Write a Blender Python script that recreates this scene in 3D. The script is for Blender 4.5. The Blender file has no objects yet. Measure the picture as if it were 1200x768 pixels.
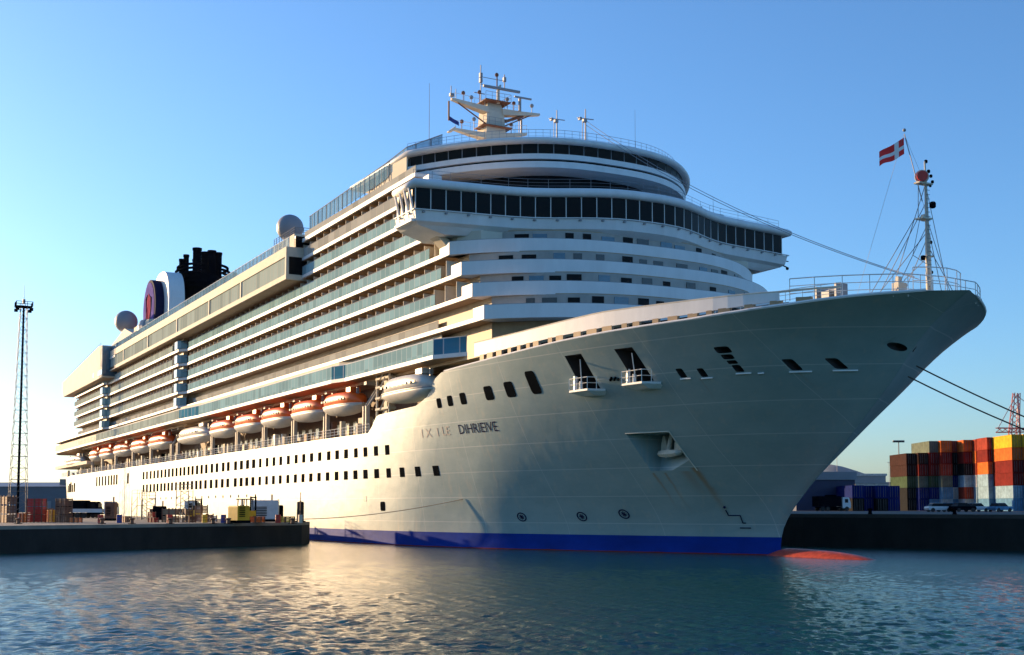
import bpy, bmesh, math, random
import numpy as np
from math import radians as R, sin, cos, pi, sqrt
from mathutils import Vector, Matrix
random.seed(7)
sc = bpy.context.scene
COL = sc.collection

# ------------------------------------------------------------------ camera, world, sun, exposure
cd = bpy.data.cameras.new('camera'); cam = bpy.data.objects.new('camera', cd); COL.objects.link(cam)
cam.location = (86.6, -74.2, 4.3)
cam.rotation_euler = (R(90 + 4.414), 0, R(61.687))
cd.sensor_width = 36; cd.lens = 43.14; cd.shift_y = 100 / 1200
cd.clip_start = 0.5; cd.clip_end = 40000
sc.camera = cam

SUN_EL, SUN_A = 9.5, 25.5            # sun height; degrees from dead astern towards starboard
sd = Vector((-cos(R(SUN_A)) * cos(R(SUN_EL)), -sin(R(SUN_A)) * cos(R(SUN_EL)), sin(R(SUN_EL))))
w = bpy.data.worlds.new('World'); sc.world = w; w.use_nodes = True
nt = w.node_tree; bg = nt.nodes['Background']
sky = nt.nodes.new('ShaderNodeTexSky'); sky.sky_type = 'NISHITA'; sky.sun_disc = False
sky.sun_elevation = R(SUN_EL); sky.sun_rotation = math.atan2(sd.x, sd.y)
sky.air_density = 1.0; sky.dust_density = 0.8; sky.ozone_density = 5.0; sky.altitude = 0
nt.links.new(sky.outputs[0], bg.inputs[0]); bg.inputs[1].default_value = 0.15
sl = bpy.data.lights.new('sun', 'SUN'); so = bpy.data.objects.new('sun', sl); COL.objects.link(so)
sl.energy = 4.5; sl.angle = R(0.5); sl.color = (1.0, 0.66, 0.34)
so.rotation_euler = sd.to_track_quat('Z', 'Y').to_euler(); so.location = (0, -200, 120)
vs = sc.view_settings; vs.view_transform = 'Standard'; vs.look = 'None'; vs.gamma = 1; vs.use_curve_mapping = False
vs.exposure = 0.97
sc.render.resolution_x = 1024; sc.render.resolution_y = 655

# ------------------------------------------------------------------ materials
M = {}
def mat(name, col, rough=0.5, metal=0.0, spec=0.5, var=0.0, vscale=1.0, bump=0.0, bscale=8.0, stretch=(1, 1, 1), emit=None):
    m = bpy.data.materials.new(name); m.use_nodes = True; n = m.node_tree; p = n.nodes['Principled BSDF']
    p.inputs['Base Color'].default_value = (*col, 1); p.inputs['Roughness'].default_value = rough
    p.inputs['Metallic'].default_value = metal; p.inputs['Specular IOR Level'].default_value = spec
    if var or bump:
        tc = n.nodes.new('ShaderNodeTexCoord'); mp = n.nodes.new('ShaderNodeMapping'); mp.inputs['Scale'].default_value = stretch
        n.links.new(tc.outputs['Object'], mp.inputs[0])
    if var:
        no = n.nodes.new('ShaderNodeTexNoise'); no.inputs['Scale'].default_value = vscale; no.inputs['Detail'].default_value = 6
        no.inputs['Roughness'].default_value = 0.65
        n.links.new(mp.outputs[0], no.inputs['Vector'])
        mr = n.nodes.new('ShaderNodeMapRange'); mr.inputs['From Min'].default_value = 0.3; mr.inputs['From Max'].default_value = 0.7
        mr.inputs['To Min'].default_value = 1 - var; mr.inputs['To Max'].default_value = 1 + var * 0.4
        n.links.new(no.outputs[0], mr.inputs[0])
        mx = n.nodes.new('ShaderNodeVectorMath'); mx.operation = 'SCALE'; mx.inputs[0].default_value = col
        n.links.new(mr.outputs[0], mx.inputs['Scale']); n.links.new(mx.outputs[0], p.inputs['Base Color'])
    if bump:
        nb = n.nodes.new('ShaderNodeTexNoise'); nb.inputs['Scale'].default_value = bscale; nb.inputs['Detail'].default_value = 4
        n.links.new(mp.outputs[0], nb.inputs['Vector'])
        bp = n.nodes.new('ShaderNodeBump'); bp.inputs['Strength'].default_value = bump; bp.inputs['Distance'].default_value = 0.1
        n.links.new(nb.outputs[0], bp.inputs['Height']); n.links.new(bp.outputs[0], p.inputs['Normal'])
    M[name] = m
    return m

def N(n, t, **k):
    o = n.nodes.new(t)
    for a, b in k.items(): setattr(o, a, b)
    return o
def math_node(n, op, a, b=None, c=None):
    o = n.nodes.new('ShaderNodeMath'); o.operation = op
    for i, v in enumerate((a, b, c)):
        if v is None: continue
        if isinstance(v, (int, float)): o.inputs[i].default_value = v
        else: n.links.new(v, o.inputs[i])
    return o.outputs[0]
def mixc(n, f, a, b):
    o = n.nodes.new('ShaderNodeMix'); o.data_type = 'RGBA'
    if isinstance(f, (int, float)): o.inputs[0].default_value = f
    else: n.links.new(f, o.inputs[0])
    for i, v in ((6, a), (7, b)):
        if isinstance(v, tuple): o.inputs[i].default_value = (*v, 1)
        else: n.links.new(v, o.inputs[i])
    return o.outputs[2]

mat('white_paint', (0.76, 0.76, 0.75), 0.5, spec=.25, var=0.10, vscale=0.6, stretch=(1, 1, .3))
mat('cream_paint', (0.64, 0.58, 0.47), 0.7, spec=.1, var=0.12, vscale=0.5)
mat('tan_panel', (0.40, 0.27, 0.15), 0.6, var=0.25, vscale=0.7)
mat('soffit_bounce_and_wood', (0.34, 0.22, 0.12), 0.6, var=0.25, vscale=0.5)  # warm bounce light put into the soffit brown; plain wood on crates and lockers
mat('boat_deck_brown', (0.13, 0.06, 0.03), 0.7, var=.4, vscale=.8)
mat('teak_deck', (0.30, 0.21, 0.13), 0.7, var=0.2)
mat('dark_glass', (0.006, 0.008, 0.010), 0.3, spec=0.08)
mat('window_black', (0.008, 0.009, 0.010), 0.95, spec=0.0)
mat('panel_grey', (0.40, 0.37, 0.33), 0.6, var=.2, vscale=.7)
mat('cabin_glass', (0.05, 0.05, 0.05), 0.2, spec=0.5)
mat('blue_glass', (0.05, 0.13, 0.19), 0.12, spec=0.8, var=.3, vscale=.6)
mat('black_steel', (0.003, 0.005, 0.009), 0.95, spec=0.0, var=0.3)
mat('opening_shade', (0.02, 0.02, 0.022), 0.7, var=0.3)  # shade of the unlit hull openings put into the colour
mat('navy_paint', (0.010, 0.016, 0.06), 0.8, spec=.05, var=0.2)
mat('orange_gel', (0.92, 0.15, 0.015), 0.4, var=0.15, vscale=1.5)
mat('boat_white', (0.62, 0.60, 0.55), 0.45, var=0.15, vscale=1.2)
mat('radome_grey', (0.27, 0.27, 0.29), 0.5, var=0.06)
mat('rail_white', (0.75, 0.75, 0.73), 0.4)
mat('rail_grey', (0.25, 0.26, 0.28), 0.45)
mat('red_paint', (0.55, 0.03, 0.02), 0.45, var=0.15)
mat('bulb_red', (0.50, 0.07, 0.045), 0.45, var=0.45, vscale=1.6, bump=.6, bscale=3)
mat('rust_metal', (0.22, 0.09, 0.05), 0.7, var=0.4, vscale=2)
mat('anchor_iron', (0.50, 0.48, 0.40), 0.6, var=0.3, vscale=1.5)
mat('concrete', (0.30, 0.26, 0.21), 0.85, var=0.35, vscale=0.4, bump=.3)
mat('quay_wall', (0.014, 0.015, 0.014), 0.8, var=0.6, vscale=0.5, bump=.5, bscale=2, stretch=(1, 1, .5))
mat('asphalt', (0.07, 0.065, 0.06), 0.85, var=0.3, vscale=0.3)
mat('rubber', (0.012, 0.012, 0.012), 0.7, var=.2)
mat('yellow_paint', (0.75, 0.42, 0.02), 0.45, var=0.2)
mat('white_cab', (0.6, 0.62, 0.64), 0.4, var=0.15)
mat('rope', (0.05, 0.045, 0.035), 0.9)
mat('rope_pale', (0.32, 0.27, 0.2), 0.9)
mat('slate_cladding', (0.10, 0.14, 0.18), 0.6, var=0.15, vscale=.15, stretch=(1, 1, 4))
mat('roof_sheet', (0.22, 0.24, 0.26), 0.5, var=0.15, vscale=.2)
mat('blue_cladding', (0.004, 0.014, 0.07), 0.5, var=0.3, vscale=.3)
mat('crane_red', (0.60, 0.13, 0.09), 0.5, var=0.15)
mat('galvanised', (0.20, 0.20, 0.20), 0.5, metal=0.3)
mat('flag_red', (0.85, 0.02, 0.02), .7)
mat('flag_blue', (0.02, 0.04, 0.22), 0.7)
mat('flag_white', (0.8, 0.8, 0.8), 0.7)
mat('tyre', (0.015, 0.015, 0.015), 0.8)
mat('hill_haze_tint', (0.12, 0.15, 0.17), 0.9, var=0.35, vscale=0.004)  # distance haze painted into the pale blue-grey of the hills

def make_container_mat(name, col):
    m = mat(name, col, 0.85, spec=.1, var=0.4, vscale=0.8); n = m.node_tree; p = n.nodes['Principled BSDF']
    tc = N(n, 'ShaderNodeTexCoord'); sep = N(n, 'ShaderNodeSeparateXYZ'); n.links.new(tc.outputs['Object'], sep.inputs[0])
    s = math_node(n, 'ADD', sep.outputs[0], sep.outputs[1])
    a = math_node(n, 'SINE', math_node(n, 'MULTIPLY', s, 2 * pi / 0.28))
    bp = N(n, 'ShaderNodeBump'); bp.inputs['Strength'].default_value = 1; bp.inputs['Distance'].default_value = 0.03
    n.links.new(a, bp.inputs['Height']); n.links.new(bp.outputs[0], p.inputs['Normal'])
for nm, c in dict(dark_red=(0.20, 0.02, 0.015), rust_red=(0.36, 0.055, 0.03), orange=(0.72, 0.16, 0.03), yellow=(0.80, 0.46, 0.03), brown=(0.05, 0.018, 0.012),
                  pale_blue=(0.30, 0.45, 0.55), sky_blue=(0.12, 0.28, 0.45), deep_blue=(0.006, 0.02, 0.15), green=(0.06, 0.10, 0.05), white=(0.6, 0.6, 0.58), black=(0.015, 0.015, 0.015), grey_green=(0.16, 0.19, 0.14)).items():
    make_container_mat('container_' + nm, c)

# hull paint: white topsides with plate seams and rust runs, blue boot-top, red below the water
def hull_material():
    m = bpy.data.materials.new('hull_paint'); m.use_nodes = True; n = m.node_tree; p = n.nodes['Principled BSDF']; M['hull_paint'] = m
    tc = N(n, 'ShaderNodeNewGeometry'); sep = N(n, 'ShaderNodeSeparateXYZ'); n.links.new(tc.outputs['Position'], sep.inputs[0])
    X, Y, Z = sep.outputs
    mp = N(n, 'ShaderNodeMapping'); mp.inputs['Scale'].default_value = (.22, .22, .5); n.links.new(tc.outputs['Position'], mp.inputs[0])
    no = N(n, 'ShaderNodeTexNoise'); no.inputs['Scale'].default_value = 1; no.inputs['Detail'].default_value = 8; no.inputs['Roughness'].default_value = .7
    n.links.new(mp.outputs[0], no.inputs['Vector'])
    mr = N(n, 'ShaderNodeMapRange'); mr.inputs['From Min'].default_value = .35; mr.inputs['From Max'].default_value = .68
    n.links.new(no.outputs[0], mr.inputs[0])
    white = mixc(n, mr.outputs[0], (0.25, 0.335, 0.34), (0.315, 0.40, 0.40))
    # vertical run-off streaks
    mp2 = N(n, 'ShaderNodeMapping'); mp2.inputs['Scale'].default_value = (1.6, 1.6, .06); n.links.new(tc.outputs['Position'], mp2.inputs[0])
    n2 = N(n, 'ShaderNodeTexNoise'); n2.inputs['Scale'].default_value = 1; n2.inputs['Detail'].default_value = 5; n.links.new(mp2.outputs[0], n2.inputs['Vector'])
    st = N(n, 'ShaderNodeMapRange'); st.inputs['From Min'].default_value = .56; st.inputs['From Max'].default_value = .8; st.inputs['To Max'].default_value = .45
    n.links.new(n2.outputs[0], st.inputs[0])
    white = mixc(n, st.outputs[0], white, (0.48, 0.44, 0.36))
    # plate seams
    zs = math_node(n, 'FRACT', math_node(n, 'DIVIDE', math_node(n, 'SUBTRACT', Z, 0.1), 2.62))
    xs = math_node(n, 'FRACT', math_node(n, 'DIVIDE', X, 9.7))
    se = math_node(n, 'MAXIMUM', math_node(n, 'LESS_THAN', zs, 0.028), math_node(n, 'LESS_THAN', xs, 0.005))
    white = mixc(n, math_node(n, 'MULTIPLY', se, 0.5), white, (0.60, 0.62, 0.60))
    # rust
    wob = math_node(n, 'MULTIPLY', math_node(n, 'SUBTRACT', no.outputs[0], .5), .9)
    tot = None
    for x0, zt, zb, wd, k in ((-3.35, 7.9, 3.0, .3, .9), (-7.4, 7.5, 4.0, .14, .65), (-6.3, 7.5, 3.6, .13, .6), (-3.3, 11.0, 7.6, .06, .8), (-4.3, 7.6, 5.0, .5, .45), (3.0, 15.2, 13.2, .08, .3), (10.0, 15.3, 13.6, .08, .25)):
        dx = math_node(n, 'DIVIDE', math_node(n, 'SUBTRACT', math_node(n, 'ADD', X, wob), x0), wd)
        g = math_node(n, 'POWER', 2.718, math_node(n, 'MULTIPLY', math_node(n, 'MULTIPLY', dx, dx), -1.0))
        mz = N(n, 'ShaderNodeMapRange'); mz.inputs['From Min'].default_value = zb; mz.inputs['From Max'].default_value = zt; n.links.new(Z, mz.inputs[0])
        c = math_node(n, 'MULTIPLY', math_node(n, 'MULTIPLY', g, mz.outputs[0]), math_node(n, 'LESS_THAN', Z, zt))
        c = math_node(n, 'MULTIPLY', c, math_node(n, 'MULTIPLY', math_node(n, 'LESS_THAN', Y, 0.0), k))
        tot = c if tot is None else math_node(n, 'MAXIMUM', tot, c)
    white = mixc(n, tot, white, (0.30, 0.16, 0.06))
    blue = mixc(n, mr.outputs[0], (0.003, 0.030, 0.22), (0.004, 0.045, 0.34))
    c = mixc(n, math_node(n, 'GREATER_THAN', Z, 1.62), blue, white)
    c = mixc(n, math_node(n, 'LESS_THAN', math_node(n, 'ADD', Z, math_node(n, 'MULTIPLY', mr.outputs[0], .05)), 0.1), c, (0.25, 0.03, 0.02))
    n.links.new(c, p.inputs['Base Color']); p.inputs['Roughness'].default_value = .4; n.links.new(math_node(n, 'ADD', .05, math_node(n, 'MULTIPLY', math_node(n, 'GREATER_THAN', Z, 1.62), .4)), p.inputs['Specular IOR Level'])
    nb = N(n, 'ShaderNodeTexNoise'); nb.inputs['Scale'].default_value = .55; nb.inputs['Detail'].default_value = 2; n.links.new(tc.outputs['Position'], nb.inputs['Vector'])
    bp = N(n, 'ShaderNodeBump'); bp.inputs['Strength'].default_value = .25; bp.inputs['Distance'].default_value = .12
    n.links.new(nb.outputs[0], bp.inputs['Height']); n.links.new(bp.outputs[0], p.inputs['Normal'])
hull_material()

def glass_panel_material(name, col, alpha, pitch, edge=(0.5, 0.5, 0.5), rough=.15):
    m = bpy.data.materials.new(name); m.use_nodes = True; n = m.node_tree; p = n.nodes['Principled BSDF']; M[name] = m
    g = N(n, 'ShaderNodeNewGeometry'); sep = N(n, 'ShaderNodeSeparateXYZ'); n.links.new(g.outputs['Position'], sep.inputs[0])
    f = math_node(n, 'FRACT', math_node(n, 'DIVIDE', sep.outputs[0], pitch))
    e = math_node(n, 'LESS_THAN', f, 0.07)
    wn = N(n, 'ShaderNodeTexWhiteNoise'); wn.noise_dimensions = '1D'
    n.links.new(math_node(n, 'ADD', math_node(n, 'FLOOR', math_node(n, 'DIVIDE', sep.outputs[0], pitch)), math_node(n, 'MULTIPLY', math_node(n, 'FLOOR', math_node(n, 'DIVIDE', sep.outputs[2], 2.6)), 71.3)), wn.inputs['W'])
    v = math_node(n, 'ADD', .78, math_node(n, 'MULTIPLY', wn.outputs[0], .35))
    sc_ = N(n, 'ShaderNodeVectorMath'); sc_.operation = 'SCALE'; sc_.inputs[0].default_value = col; n.links.new(v, sc_.inputs['Scale'])
    c = mixc(n, e, sc_.outputs[0], edge); n.links.new(c, p.inputs['Base Color'])
    p.inputs['Roughness'].default_value = .5; p.inputs['Specular IOR Level'].default_value = .0
    n.links.new(math_node(n, 'MAXIMUM', e, alpha), p.inputs['Alpha'])
glass_panel_material('balcony_glass', (0.26, 0.43, 0.48), 0.9, 1.42, edge=(.42, .50, .52))  # sky reflection put into the flat teal base colour
glass_panel_material('grey_glass', (0.40, 0.41, 0.38), 0.9, 2.1, edge=(.42, .40, .36))
glass_panel_material('screen_glass', (0.20, 0.38, 0.52), 0.5, 1.9, edge=(0.25, 0.27, 0.3))
glass_panel_material('lido_glass', (0.34, 0.42, 0.40), 0.95, 1.7, edge=(0.45, 0.43, 0.37))
glass_panel_material('shaded_screen_glass', (0.07, 0.24, 0.36), 0.94, 2.0)  # darker, bluer copy of the screen glass, painting chamfers out of the sun

# ------------------------------------------------------------------ mesh helpers
def tag(o, label=None, cat=None, group=None, kind=None):
    if label: o['label'] = label
    if cat: o['category'] = cat
    if group: o['group'] = group
    if kind: o['kind'] = kind
    return o
def empty(name, loc=(0, 0, 0), rz=0.0):
    o = bpy.data.objects.new(name, None); o.empty_display_size = 1; COL.objects.link(o); o.location = loc; o.rotation_euler[2] = rz
    return o
def world_off(o):
    v = Vector((0, 0, 0))
    while o is not None: v += o.location; o = o.parent
    return v
class MB:
    def __init__(s): s.v = []; s.f = []; s.mi = []; s.cur = 0; s.sm = []; s.smooth = False
    def add(s, vs, fs):
        b = len(s.v); s.v += [tuple(map(float, a)) for a in vs]
        for f in fs: s.f.append([b + i for i in f]); s.mi.append(s.cur); s.sm.append(s.smooth)
        return s
    def box(s, x0, x1, y0, y1, z0, z1):
        return s.add([(x0, y0, z0), (x1, y0, z0), (x1, y1, z0), (x0, y1, z0), (x0, y0, z1), (x1, y0, z1), (x1, y1, z1), (x0, y1, z1)],
                     [(0, 3, 2, 1), (4, 5, 6, 7), (0, 1, 5, 4), (1, 2, 6, 5), (2, 3, 7, 6), (3, 0, 4, 7)])
    def obox(s, c, ax, ay, hx, hy, z0, z1):      # box oriented by horizontal axes
        c = Vector((c[0], c[1])); ax = Vector(ax[:2] if not isinstance(ax, Vector) else (ax.x, ax.y)).normalized(); ay = Vector(ay[:2] if not isinstance(ay, Vector) else (ay.x, ay.y)).normalized(); P = []
        for z in (z0, z1):
            for a, b in ((-1, -1), (1, -1), (1, 1), (-1, 1)):
                q = c + ax * hx * a + ay * hy * b; P.append((q.x, q.y, z))
        return s.add(P, [(0, 3, 2, 1), (4, 5, 6, 7), (0, 1, 5, 4), (1, 2, 6, 5), (2, 3, 7, 6), (3, 0, 4, 7)])
    def prism(s, poly, z0, z1):
        n = len(poly); P = [(x, y, z0) for x, y in poly] + [(x, y, z1) for x, y in poly]
        return s.add(P, [list(range(n))[::-1], list(range(n, 2 * n))] + [(i, (i + 1) % n, n + (i + 1) % n, n + i) for i in range(n)])
    def prism_y(s, poly, y0, y1):                # polygon in the XZ plane
        n = len(poly); P = [(x, y0, z) for x, z in poly] + [(x, y1, z) for x, z in poly]
        return s.add(P, [list(range(n)), list(range(n, 2 * n))[::-1]] + [(i, n + i, n + (i + 1) % n, (i + 1) % n) for i in range(n)])
    def loft(s, rings, cap=True):
        n = len(rings[0]); P = [p for r in rings for p in r]; F = []
        for k in range(len(rings) - 1):
            for i in range(n): j = (i + 1) % n; F.append((k * n + i, k * n + j, (k + 1) * n + j, (k + 1) * n + i))
        if cap: F += [list(range(n))[::-1], [(len(rings) - 1) * n + i for i in range(n)]]
        return s.add(P, F)
    def strip(s, pts, z0, z1, th=0.06):          # wall standing on a polyline; z0/z1 numbers or lists
        n = len(pts)
        Z0 = z0 if isinstance(z0, (list, tuple)) else [z0] * n; Z1 = z1 if isinstance(z1, (list, tuple)) else [z1] * n
        P = []
        for i, (x, y) in enumerate(pts):
            a = Vector(pts[max(i - 1, 0)]); b = Vector(pts[min(i + 1, n - 1)]); d = (b - a); d = d / max(d.length, 1e-6)
            nx, ny = -d.y * th / 2, d.x * th / 2
            P += [(x - nx, y - ny, Z0[i]), (x + nx, y + ny, Z0[i]), (x + nx, y + ny, Z1[i]), (x - nx, y - ny, Z1[i])]
        F = []
        for i in range(n - 1):
            a, b = 4 * i, 4 * i + 4
            F += [(a, b, b + 3, a + 3), (a + 1, a + 2, b + 2, b + 1), (a + 3, b + 3, b + 2, a + 2), (a, a + 1, b + 1, b)]
        F += [(0, 3, 2, 1), (4 * n - 4, 4 * n - 3, 4 * n - 2, 4 * n - 1)]
        return s.add(P, F)
    def tube(s, a, b, r, r2=None, n=6):
        a = Vector(a); b = Vector(b); d = b - a
        if d.length < 1e-5: return s
        q = d.to_track_quat('Z', 'Y'); r2 = r if r2 is None else r2
        rings = [[tuple(c + q @ Vector((rr * cos(2 * pi * i / n), rr * sin(2 * pi * i / n), 0))) for i in range(n)] for c, rr in ((a, r), (b, r2))]
        return s.loft(rings)
    def path(s, pts, r, n=5):
        for a, b in zip(pts[:-1], pts[1:]): s.tube(a, b, r, n=n)
        return s
    def lathe(s, prof, c=(0, 0, 0), n=16):       # prof: (r, z)
        return s.loft([[(c[0] + r * cos(2 * pi * i / n), c[1] + r * sin(2 * pi * i / n), c[2] + z) for i in range(n)] for r, z in prof])
    def ball(s, c, r, n=14, sq=1.0):
        return s.lathe([(r * max(sin(pi * k / n), .01), -r * sq * cos(pi * k / n)) for k in range(n + 1)], c, n * 2)
    def build(s, name, mats, parent=None, origin=None, fix=True):
        me = bpy.data.meshes.new(name)
        off = world_off(parent) if parent is not None else Vector((0, 0, 0))
        if parent is None:
            if origin is None:
                A = np.array(s.v); origin = ((A[:, 0].min() + A[:, 0].max()) / 2, (A[:, 1].min() + A[:, 1].max()) / 2, A[:, 2].min())
            off = Vector(origin)
        me.from_pydata([(a - off.x, b - off.y, c - off.z) for a, b, c in s.v], [], s.f)
        for m in (mats if isinstance(mats, (list, tuple)) else [mats]): me.materials.append(M[m])
        me.polygons.foreach_set('material_index', s.mi); me.polygons.foreach_set('use_smooth', s.sm)
        if fix:
            bm = bmesh.new(); bm.from_mesh(me); bmesh.ops.recalc_face_normals(bm, faces=bm.faces); bm.to_mesh(me); bm.free()
        o = bpy.data.objects.new(name, me); COL.objects.link(o)
        if parent is not None: o.parent = parent
        else: o.location = off
        return o
def rail(mb, pts, h, r=.035, step=1.6, bars=3):
    """open railing standing on the 3D polyline pts"""
    for k in range(bars):
        hh = h * (k + 1) / bars
        mb.path([(x, y, z + hh) for x, y, z in pts], r if k == bars - 1 else r * .7, n=4)
    for a, b in zip(pts[:-1], pts[1:]):
        a = Vector(a); b = Vector(b); n = max(1, int((b - a).length / step))
        for i in range(n):
            p = a.lerp(b, i / n); mb.tube(p, p + Vector((0, 0, h)), r, n=4)
    p = Vector(pts[-1]); mb.tube(p, p + Vector((0, 0, h)), r, n=4)
def copy_thing(root):
    r = root.copy(); COL.objects.link(r)
    for ch in list(root.children):
        c = ch.copy(); COL.objects.link(c); c.parent = r; c.matrix_parent_inverse = ch.matrix_parent_inverse
        for g in ch.children:
            d = g.copy(); COL.objects.link(d); d.parent = c
    return r

# ------------------------------------------------------------------ sea
def build_sea():
    m = bpy.data.materials.new('sea_water'); m.use_nodes = True; n = m.node_tree; p = n.nodes['Principled BSDF']; M['sea_water'] = m
    p.inputs['Base Color'].default_value = (0.0, 0.062, 0.052, 1); p.inputs['Roughness'].default_value = .09
    p.inputs['IOR'].default_value = 1.33
    g = N(n, 'ShaderNodeNewGeometry'); hs = None
    for scl, amp, st in ((2.8, .10, (1, .38, 1)), (7.5, .05, (1, .42, 1)), (.12, .10, (1, .8, 1))):
        mp = N(n, 'ShaderNodeMapping'); mp.inputs['Scale'].default_value = st; mp.inputs['Rotation'].default_value = (0, 0, R(-155)); n.links.new(g.outputs['Position'], mp.inputs[0])
        no = N(n, 'ShaderNodeTexNoise'); no.inputs['Scale'].default_value = scl; no.inputs['Detail'].default_value = 5; no.inputs['Roughness'].default_value = .6
        n.links.new(mp.outputs[0], no.inputs['Vector']); h = math_node(n, 'MULTIPLY', no.outputs[0], amp)
        hs = h if hs is None else math_node(n, 'ADD', hs, h)
    bp = N(n, 'ShaderNodeBump'); bp.inputs['Strength'].default_value = 1; bp.inputs['Distance'].default_value = 1.0
    n.links.new(hs, bp.inputs['Height']); n.links.new(bp.outputs[0], p.inputs['Normal'])
    cx, cy = cam.location.x, cam.location.y
    rad = [3, 12, 24]; r = 32.0
    while r < 260: rad.append(r); r *= 1.0034 if r < 120 else 1.007
    while r < 28000: rad.append(r); r *= 1.35
    base = math.atan2(0.4743, -0.8804)
    ang = list(np.linspace(-R(27), R(27), 560)) + list(np.linspace(R(27), 2 * pi - R(27), 60))[1:-1]
    ang = np.array(ang) + base; rad = np.array(rad)
    RR, AA = np.meshgrid(rad, ang, indexing='ij'); Xw = cx + RR * np.cos(AA); Yw = cy + RR * np.sin(AA); Zw = np.zeros_like(Xw)
    rng = np.random.default_rng(3)
    fade = np.clip((RR - 24) / 10, 0, 1) * np.clip(1 - (RR - 150) / 110, 0, 1)
    for k in range(80):
        L = np.exp(rng.uniform(np.log(.4), np.log(1.25))); th = R(155) + rng.normal(0, .6); kk = 2 * pi / L
        a = .0088 * L ** .8 * rng.uniform(.4, 1)
        ph = kk * (np.cos(th) * Xw + np.sin(th) * Yw) + rng.uniform(0, 6.28)
        cut = np.clip(1.6 - RR * .0045 / (L * .28), 0, 1)
        Zw += a * (np.sin(ph) + .25 * np.cos(2 * ph)) * cut
    Zw *= fade
    nr, na = RR.shape; V = np.stack([Xw.ravel(), Yw.ravel(), Zw.ravel()], 1)
    i = np.arange(nr - 1)[:, None] * na; j = np.arange(na)[None, :]; j2 = (j + 1) % na
    F = np.stack([(i + j).ravel(), (i + na + j).ravel(), (i + na + j2).ravel(), (i + j2).ravel()], 1)
    me = bpy.data.meshes.new('sea'); me.vertices.add(len(V) + 1); V = np.vstack([V, [cx, cy, 0]]); me.vertices.foreach_set('co', V.ravel())
    tri = np.stack([np.full(na, len(V) - 1), np.arange(na), (np.arange(na) + 1) % na], 1)
    loops = np.concatenate([F.ravel(), tri.ravel()]); me.loops.add(len(loops)); me.loops.foreach_set('vertex_index', loops.astype(np.int32))
    ls = np.concatenate([np.arange(len(F)) * 4, len(F) * 4 + np.arange(na) * 3]); me.polygons.add(len(ls)); me.polygons.foreach_set('loop_start', ls.astype(np.int32))
    me.update(calc_edges=True); me.validate(); me.polygons.foreach_set('use_smooth', [True] * len(me.polygons)); me.materials.append(m)
    o = bpy.data.objects.new('sea', me); COL.objects.link(o); tag(o, 'rippled teal harbour water in front of the ship', kind='structure')
build_sea()

# ------------------------------------------------------------------ quays, hills
LQ = [(-52.2, -27.4), (-37, -62.5), (-28, -88), (-60, -150), (-700, -150), (-700, -24.6), (-330, -24.6), (-66, -24.6), (-55.5, -25.3)]
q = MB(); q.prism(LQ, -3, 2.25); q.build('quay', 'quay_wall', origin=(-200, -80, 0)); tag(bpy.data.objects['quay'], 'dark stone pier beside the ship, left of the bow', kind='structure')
def shrink(poly, d):
    c = Vector((sum(p[0] for p in poly) / len(poly), sum(p[1] for p in poly) / len(poly))); return [tuple(Vector(p) + (Vector(p) - c).normalized() * d) for p in poly]
q = MB(); q.prism(LQ, 2.25, 2.6); o = q.build('quay_surface', 'concrete', origin=(-200, -80, 0)); tag(o, 'concrete top of the pier beside the ship', kind='structure')
RQ = [(-19, 19.6), (3.0, 28.5), (120, 76), (400, 200), (400, 900), (-900, 900), (-900, 26.5), (-60, 26.5)]
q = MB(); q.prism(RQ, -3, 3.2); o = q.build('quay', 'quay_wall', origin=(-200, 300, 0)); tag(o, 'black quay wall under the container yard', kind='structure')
q = MB(); q.prism(RQ, 3.2, 3.6); o = q.build('container_yard', 'asphalt', origin=(-200, 300, 0)); tag(o, 'asphalt ground of the container yard', kind='structure')

def at(px, py, D):
    """world point at pixel-direction (px,py) of the 1200 px wide photo and horizontal distance-depth D (used only to find plan positions of far things)"""
    F = 1438.; p = math.atan(111 / 1438)
    fh = Vector((-cos(R(28.3127)), sin(R(28.3127)), 0)); rt = Vector((sin(R(28.3127)), cos(R(28.3127)), 0)); up = Vector((0, 0, 1))
    fw = fh * cos(p) + up * sin(p); uc = -fh * sin(p) + up * cos(p)
    r = fw * F + rt * (px - 600) - uc * (py - 484)
    return Vector(cam.location) + r * (D / r.dot(fh))
FH = Vector((-cos(R(28.3127)), sin(R(28.3127)), 0)); RT = Vector((sin(R(28.3127)), cos(R(28.3127)), 0))

def build_hills():
    mb = MB(); n = 60; rows = []
    mb.smooth = True
    for k in range(5):
        row = []
        for i in range(n):
            px = 700 + i * 16; D = 5200 + k * 500
            pr = max(0, 44 * math.exp(-((px - 975) / 60) ** 2) + 26 * math.exp(-((px - 1400) / 220) ** 2) + 7 + 3 * sin(i * .7) + 2 * sin(i * 1.9 + 1)) * sin(min(1, (k + .0) / 2.0) * pi / 2)
            P = at(px, 595, D); row.append((P.x, P.y, 1 + pr * D / 1438 if k else -2))
        rows.append(row)
    V = [p for r in rows for p in r]; F = [(k * n + i, k * n + i + 1, (k + 1) * n + i + 1, (k + 1) * n + i) for k in range(4) for i in range(n - 1)]
    mb.add(V, F); o = mb.build('hills', 'hill_haze_tint'); tag(o, 'low pale hills beyond the harbour', kind='structure')
build_hills()

# ================================================================== THE SHIP
ship = empty('cruise_ship', (-140, 0, 0))
tag(ship, 'huge white cruise ship with blue waterline moored at the pier', 'cruise ship')

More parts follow.
